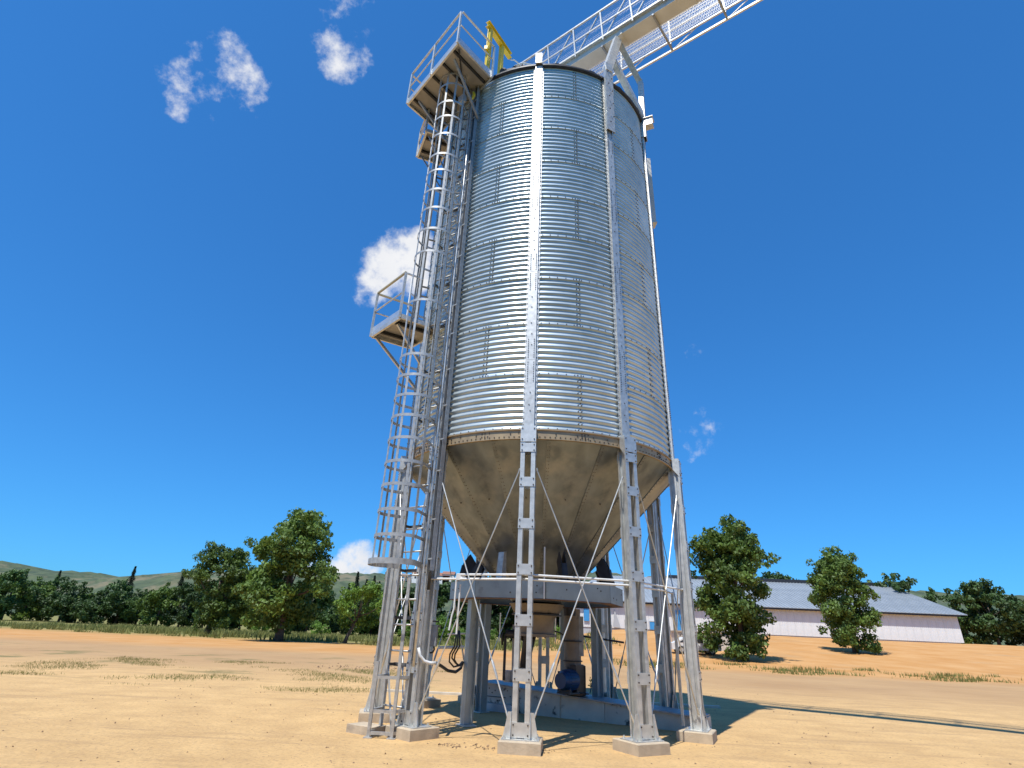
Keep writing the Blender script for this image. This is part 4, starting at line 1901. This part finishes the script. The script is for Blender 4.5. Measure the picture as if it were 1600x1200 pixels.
ORD = ['first', 'second', 'third', 'fourth', 'fifth', 'sixth', 'seventh', 'eighth', 'ninth', 'tenth', 'eleventh', 'twelfth',
       'thirteenth', 'fourteenth', 'fifteenth', 'sixteenth', 'seventeenth', 'eighteenth', 'nineteenth', 'twentieth',
       'twenty-first', 'twenty-second', 'twenty-third', 'twenty-fourth', 'twenty-fifth', 'twenty-sixth', 'twenty-seventh',
       'twenty-eighth', 'twenty-ninth', 'thirtieth']
count_lab = {}


def line_label(px, base):
    if px < 150:
        where = 'at the far left of the tree line'
    elif px < 470:
        where = 'in the tree line left of the big left tree'
    elif px < 600:
        where = 'in the tree line behind the leaning tree'
    elif px < 690:
        where = 'in the tree line seen through the ladder'
    elif px < 900:
        where = 'in the tree line seen beneath the silo'
    elif px < 1150:
        where = 'beside the warehouse, hidden behind the right legs'
    else:
        where = 'in the tree line at the far right'
    count_lab[base + where] = count_lab.get(base + where, 0) + 1
    return '%s %s, %s from left' % (base, where, ORD[count_lab[base + where] - 1])


Yl = 92
px = -330
while px < 900:
    hh = rt.uniform(.70, 1.02) * (1.28 if 600 < px < 900 else 1)
    kd = rt.choice((0, 1, 2, 0))
    x, y, z = ground_at(px, Yl + rt.uniform(-6, 10))
    place_tree('tree', line_label(px, 'mid green tree' if kd == 1 else 'dark bushy tree'), kinds[kd], (x, y, z), hh, rt.uniform(0, 6), 'trees of the distant tree line')
    px += rt.uniform(26, 44)
px = 1180
while px < 1950:
    hh = rt.uniform(.85, 1.25)
    kd = rt.choice((0, 1, 2))
    x, y, z = ground_at(px, Yl + rt.uniform(-6, 10))
    place_tree('tree', line_label(px, 'mid green tree' if kd == 1 else 'dark bushy tree'), kinds[kd], (x, y, z), hh, rt.uniform(0, 6), 'trees of the distant tree line')
    px += rt.uniform(30, 46)
pines = [pine_mesh(10, 41), pine_mesh(10, 42)]
for i, px in enumerate((-60, 60, 180, 262, 400, 535, 546, 562, 574, 583, 597, 612, 1420, 1600)):
    x, y, z = ground_at(px, 104 + (i % 3) * 4)
    s = (1.0, .92, 1.08, .98)[i % 4] * (1.08 if px == 574 else 1)
    place_tree('pine_tree', line_label(px, 'pointed dark pine'), pines[i % 2], (x, y, z), s, i, 'pines behind the tree line')
for i in range(16):  # unseen trees, added so the steel wall reflects something dark
    x = -52 + i * 7.2 + rt.uniform(-2, 2)
    y = -44 + rt.uniform(-6, 6) + abs(x) * .25
    place_tree('tree', 'added unseen dark tree behind the camera, %s from the left' % ORD[i], kinds[i % 3], (x, y, -.05), rt.uniform(1.1, 1.5), i, 'added unseen trees behind the camera')
# brighter shrubs before the line
shrub = make_tree_meshes(2.4, 3.4, 16, 51, LEAF_L, 520, .09, base=.1, r0=.07, rmin=.16, rmax=.28)
for px, Y, s, lab in ((687, 74, 1.35, 'bright green shrub seen between the ladder leg and the ring post'), (705, 80, .9, 'low yellowish shrub behind the cable loops'),
                      (724, 78, .8, 'low shrub just left of the ring post'), (765, 84, .8, 'small shrub right of the ring post'),
                      (873, 80, .7, 'pale low shrub left of the upright duct'), (640, 76, 1.0, 'shrub seen through the ladder rungs'),
                      (500, 70, .8, 'low shrub left of the leaning tree'), (410, 72, 1.0, 'low shrub beside the large left tree'),
                      (1090, 42, .55, 'low bush beside the parked trailer')):
    x, y, z = ground_at(px, Y)
    place_tree('shrub', lab, shrub, (x, y, z), s, px * .7, 'shrubs along the field edge', 'shrub')
x, y, z = at_z(934, 1082)
place_tree('weed', 'small pale weed clump behind the conveyor casing', make_tree_meshes(.32, .6, 10, 61, LEAF_L, 9000, .022, base=.1, r0=.01, rmin=.2, rmax=.3), (x, y, ZG), 1, 0, None, 'weed')

# grass tufts: scruffy patches on the left and the verge by the trees
def grass(name, n, xr, yr, h, seed, test=None):
    rs = np.random.RandomState(seed)
    x = rs.uniform(*xr, n)
    y = rs.uniform(*yr, n)
    cl = np.sin(x * 1.1 + 1.7 * np.sin(y * .7)) * np.sin(y * .9 + x * .35) + .35 * np.sin(x * 3.1) * np.sin(y * 2.7)
    keep = rs.rand(n) < np.clip(cl - .05, 0, 1) * 1.3
    if test is not None:
        keep &= test(x, y)
    x, y = x[keep], y[keep]
    m = len(x)
    z = np.array([gz(a, b_) for a, b_ in zip(x, y)])
    a = rs.rand(m) * 6.283
    w = (.012 + .012 * rs.rand(m)) * (h / .15)
    hh = h * (.4 + .8 * rs.rand(m))
    l1 = rs.normal(size=(m, 2)) * .35
    p0 = np.stack([x - np.cos(a) * w, y - np.sin(a) * w, z - .01], 1)
    p1 = np.stack([x + np.cos(a) * w, y + np.sin(a) * w, z - .01], 1)
    p2 = np.stack([x + l1[:, 0] * hh, y + l1[:, 1] * hh, z + hh], 1)
    v = np.stack([p0, p1, p2], 1).reshape(-1, 3)
    me = arr_mesh(name, v, np.arange(len(v)).reshape(-1, 3), GRASSM)
    o = bpy.data.objects.new(name, me)
    col.objects.link(o)
    return o


setp(grass('grass_patch', 42000, (-16, -3.2), (3.0, 13.0), .055, 3), 'scruffy dry grass patch on the bare earth left of the silo', 'grass', kind='stuff')
setp(grass('field_grass', 60000, (-60, 8), (42, 78), .5, 4), 'long green and dry grass along the field before the trees', 'grass', kind='stuff')
setp(grass('bank_grass', 12000, (4, 30), (24, 32), .22, 5), 'thin grass at the foot of the orange earth bank', 'grass', kind='stuff')


# clods and pebbles on the foreground
def clods():
    rs = np.random.RandomState(8)
    mb = MB()
    for i in range(1500):
        if i < 120:
            x, y = rs.uniform(-1.3, 0.3), -2.62 + rs.normal() * .12
            s = .006 + .012 * rs.rand()
        elif i < 200:
            p = at_z(rs.uniform(495, 620), 1046 + rs.normal() * 2)
            x, y = p[0], p[1]
            s = .015 + .03 * rs.rand()
        else:
            x, y = rs.uniform(-9, 7), -7 + 21 * rs.rand() ** 1.5
            s = .005 + .014 * rs.rand() ** 2
        b = len(mb.v)
        z = gz(x, y) + (.006 if (-5 < x < 4.2 and -6 < y < 4) else 0)
        q = rs.normal(size=(6, 3)) * .25
        base_ = np.array([(1, 0, 0), (0, 1, 0), (-1, 0, 0), (0, -1, 0), (0, 0, .7), (0, 0, -.4)]) + q
        mb.v += [tuple(np.array((x, y, z + s * .2)) + s * v_) for v_ in base_]
        for t in ((0, 1, 4), (1, 2, 4), (2, 3, 4), (3, 0, 4), (1, 0, 5), (2, 1, 5), (3, 2, 5), (0, 3, 5)):
            mb.f.append(tuple(b + j for j in t))
    return setp(part('earth_clods', mb, STONE, None, kind='stuff'), 'scattered small earth clods and pebbles on the dusty ground', 'pebbles')


clods()

# ------------------------------------------------------------------ warehouse on the bank
YW = 72.0
wx0, wx1 = at_y(884, 980, YW)[0], at_y(1500, 990, YW)[0]
wzb = at_y(1000, 983, YW)[2]
wzt = at_y(1030, 944, YW)[2]
wh = thing('warehouse', 'white clad warehouse with grey roof and blue doors on the earth bank', 'building', ((wx0 + wx1) / 2, YW, wzb))
DEP = 30
mb = MB()
mb.box(((wx0 + wx1) / 2, YW + DEP / 2, (wzb - 2 + wzt) / 2), (wx1 - wx0 - .3, DEP - .3, wzt - wzb + 2))
part('wall_core', mb, WSHED, wh)
pw = 1.0
x = wx0
cl = MB()
cl.box((pw / 2, 0, (wzt - wzb) / 2), (pw - .015, .05, wzt - wzb))
for j in range(4):
    cl.box((pw * (j + .5) / 4, -.035, (wzt - wzb) / 2), (.05, .03, wzt - wzb - .02))
clm = cl.mesh('cladding_panel', WWALL)
base = wloc(wh)
while x < wx1 - pw * .5:
    inst('cladding_panel', clm, wh, 0, (x - base[0], YW + .10 - base[1], wzb - base[2]))
    x += pw
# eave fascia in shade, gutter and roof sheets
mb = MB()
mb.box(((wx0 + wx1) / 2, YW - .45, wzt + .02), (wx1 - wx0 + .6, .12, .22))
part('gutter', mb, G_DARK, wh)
rsl = MB()
rw = 2.0
rise = 4.6
rsl.quad_prism([(0, -.6, wzt + .12), (rw - .02, -.6, wzt + .12), (rw - .02, DEP * .5, wzt + rise), (0, DEP * .5, wzt + rise)], (0, 0, .06))
for j in range(4):
    xx = rw * (j + .5) / 4
    rsl.quad_prism([(xx - .06, -.6, wzt + .18), (xx + .06, -.6, wzt + .18), (xx + .06, DEP * .5, wzt + rise + .06), (xx - .06, DEP * .5, wzt + rise + .06)], (0, 0, .06))
rme = rsl.mesh('roof_sheet', WROOF)
x = wx0 + 6.0
while x < wx1 + .2:
    inst('roof_sheet', rme, wh, 0, (x - base[0], YW - base[1], -base[2]))
    x += rw
mb = MB()
mb.quad_prism([(wx0 - .3, YW - .5, wzt + .13), (wx0 + 6, YW - .5, wzt + .13), (wx0 + 6, YW + 15, wzt + rise), (wx0 + 6, YW + 15, wzt + .13)][:3] , (0, 0, .05))
part('hip_sheet', mb, WROOF, wh)
mb = MB()
rx = at_y(1046, 884, YW + 14)[0]
mb.bar((rx, YW + DEP * .5, wzt + rise + .25), (wx1, YW + DEP * .5, wzt + rise + .25), .6, .5)
part('ridge_vent', mb, G_DARK, wh)


def door(px0, px1, py0, py1, label, m=BLUED):
    a_, b_ = at_y(px0, py1, YW - .06), at_y(px1, py0, YW - .06)
    mb = MB()
    zb_ = max(a_[2], wzb + .01)
    mb.box(((a_[0] + b_[0]) / 2, YW - .02, (zb_ + b_[2]) / 2), (b_[0] - a_[0], .10, b_[2] - zb_))
    d = part('door', mb, m, wh, label)
    mb = MB()
    w_, h_ = b_[0] - a_[0], b_[2] - zb_
    for s in (-1, 1):
        mb.box(((a_[0] + b_[0]) / 2 + s * (w_ / 2 + .05), YW - .03, (zb_ + b_[2]) / 2), (.10, .14, h_))
    mb.box(((a_[0] + b_[0]) / 2, YW - .03, b_[2] + .05), (w_ + .2, .14, .10))
    part('door_frame', mb, WSHED, d)


door(1054, 1080, 954, 989, 'wide blue door')
door(1016, 1030, 972, 988, 'low blue door')
a_ = at_y(913, 972, YW - .06)
mb = MB()
mb.box((a_[0] + .3, YW - .05, a_[2] + .9), (.7, .12, 1.5))
part('blue_panel', mb, BLUED, wh, 'small blue panel near the left corner')
mb = MB()
a_, b_, c_ = at_y(958, 980, YW - .1), at_y(970, 981, YW - .1), at_y(960, 951, YW - .1)
mb.quad_prism([a_, b_, c_], (0, .04, 0))
part('wall_stain', mb, WSHED, wh)  # grey stain on the cladding, built as a thin triangular plate
mb = MB()
a_ = at_y(1004, 946, YW - .5)
mb.bar(a_, a_ - (0, 0, .6), .12, .12)
part('downpipe', mb, WHITE, wh)
# low shed block right of the doors, below the bank top
mb = MB()
sa, sb = at_y(1062, 1016, 44), at_y(1180, 992, 44)
mb.box(((sa[0] + sb[0]) / 2, 45.5, (sa[2] + sb[2]) / 2), (sb[0] - sa[0], 3, sb[2] - sa[2]))
sh = thing('retaining_wall', 'low grey block wall in front of the warehouse on the right', 'wall', ((sa[0] + sb[0]) / 2, 45, sa[2] - .3))
part('block_wall', mb, CASE, sh)
mb = MB()
mb.box(((sa[0] + sb[0]) / 2, 45.5, sb[2] + .05), (sb[0] - sa[0] + .2, 3.2, .10))
part('coping', mb, CONC, sh)

# small pale car parked at the foot of the bank (partly behind the right leg)
cb = at_y(1087, 1034, 40)
cb[2] = gz(cb[0], 40)
car = thing('parked_car', 'small pale car parked beyond the right-hand silo leg', 'car', tuple(cb))
mb = MB()
prof = [(-1.9, .35), (1.9, .35), (1.95, .62), (1.85, .85), (.95, .95), (.45, 1.38), (-.9, 1.42), (-1.55, .98), (-1.92, .90)]
mb.quad_prism([(cb[0] + a, cb[1] - .75, cb[2] + b_ * .82) for a, b_ in prof], (0, 1.5, 0))
part('body', mb, WHITE, car)
mb = MB()
win = [(.85, .96), (.42, 1.32), (-.82, 1.34), (-1.35, .98)]
mb.quad_prism([(cb[0] + a, cb[1] - .765, cb[2] + b_ * .82) for a, b_ in win], (0, .02, 0))
part('window', mb, G_DARK, car)
for sx in (-1.2, 1.2):
    for yy in (-.78, .62):
        mb = MB()
        mb.tube([(cb[0] + sx, cb[1] + yy, cb[2] + .28), (cb[0] + sx, cb[1] + yy + .18, cb[2] + .28)], .28, 18)
        w = part('wheel', mb, BLACKR, car, smooth='angle')
        mb = MB()
        mb.tube([(cb[0] + sx, cb[1] + yy - .01, cb[2] + .28), (cb[0] + sx, cb[1] + yy + .19, cb[2] + .28)], .16, 14)
        part('rim', mb, G_STEEL, w, smooth='angle')

# thin poles by the tree line
for px, lab in ((781, 'thin pale fence pole seen just left of the silo outlet'), (868, 'thin pale fence pole seen just right of the silo outlet')):
    x, y, z = ground_at(px, 60)
    mb = MB()
    mb.tube([(x, y, z), (x, y, z + 3.4)], .07, 8)
    o = thing('wooden_pole', lab, 'pole', (x, y, z), 'poles before the tree line')
    part('shaft', mb, WOODP, o, smooth='angle')
    mb = MB()
    mb.tube([(x, y, z + 3.4), (x, y, z + 3.48)], [.09, .05], 8)
    part('cap', mb, WOODP, o, smooth='angle')

# ------------------------------------------------------------------ hills and houses far away
mb = MB()
xs = np.linspace(-900, 900, 601)
hrs = np.random.RandomState(4)
for (yy, hs) in ((330, 0), (430, .7), (520, 1), (700, .8)):
    for x in xs:
        h = 41 + 5 * math.sin(x * .006 + 1) + 4 * math.sin(x * .021) + 1.5 * math.sin(x * .07 + yy)
        mb.v.append((x, yy, (h * hs + hrs.rand() * 2.2 * (abs(x) > 0)) if hs else -1))
n = len(xs)
for j in range(3):
    for i in range(n - 1):
        mb.f.append((j * n + i, j * n + i + 1, (j + 1) * n + i + 1, (j + 1) * n + i))
part('hills', mb, HILLM, None, kind='structure', smooth=True)
for i, (px, py_, w, lab) in enumerate(((659, 905, 16, 'small white house on the hill seen through the ladder'), (688, 908, 14, 'long white house on the hill just right of the ladder leg'),
                                       (700, 906, 9, 'small pale house on the hill beside the ring post'), (622, 909, 10, 'white house on the hill left of the ladder rungs'))):
    p = at_y(px, py_, 470)
    t = thing('hill_house', lab, 'house', tuple(p), 'houses on the far hill')
    mb = MB()
    mb.box(p + (0, 4, .5), (w, 8, 7))
    part('wall', mb, HOUSE, t)
    mb = MB()
    mb.quad_prism([p + (-w / 2 - .5, -.5, 4), p + (-w / 2 - .5, 8.5, 4), p + (-w / 2 - .5, 4, 6.5)], (w + 1, 0, 0))
    part('roof', mb, HROOF, t)
    for j in range(3):
        mb = MB()
        mb.box(p + (-w / 2 + w * (j + .5) / 3, -.03, 1.2), (1.4, .1, 1.6))
        part('window', mb, G_DARK, t)
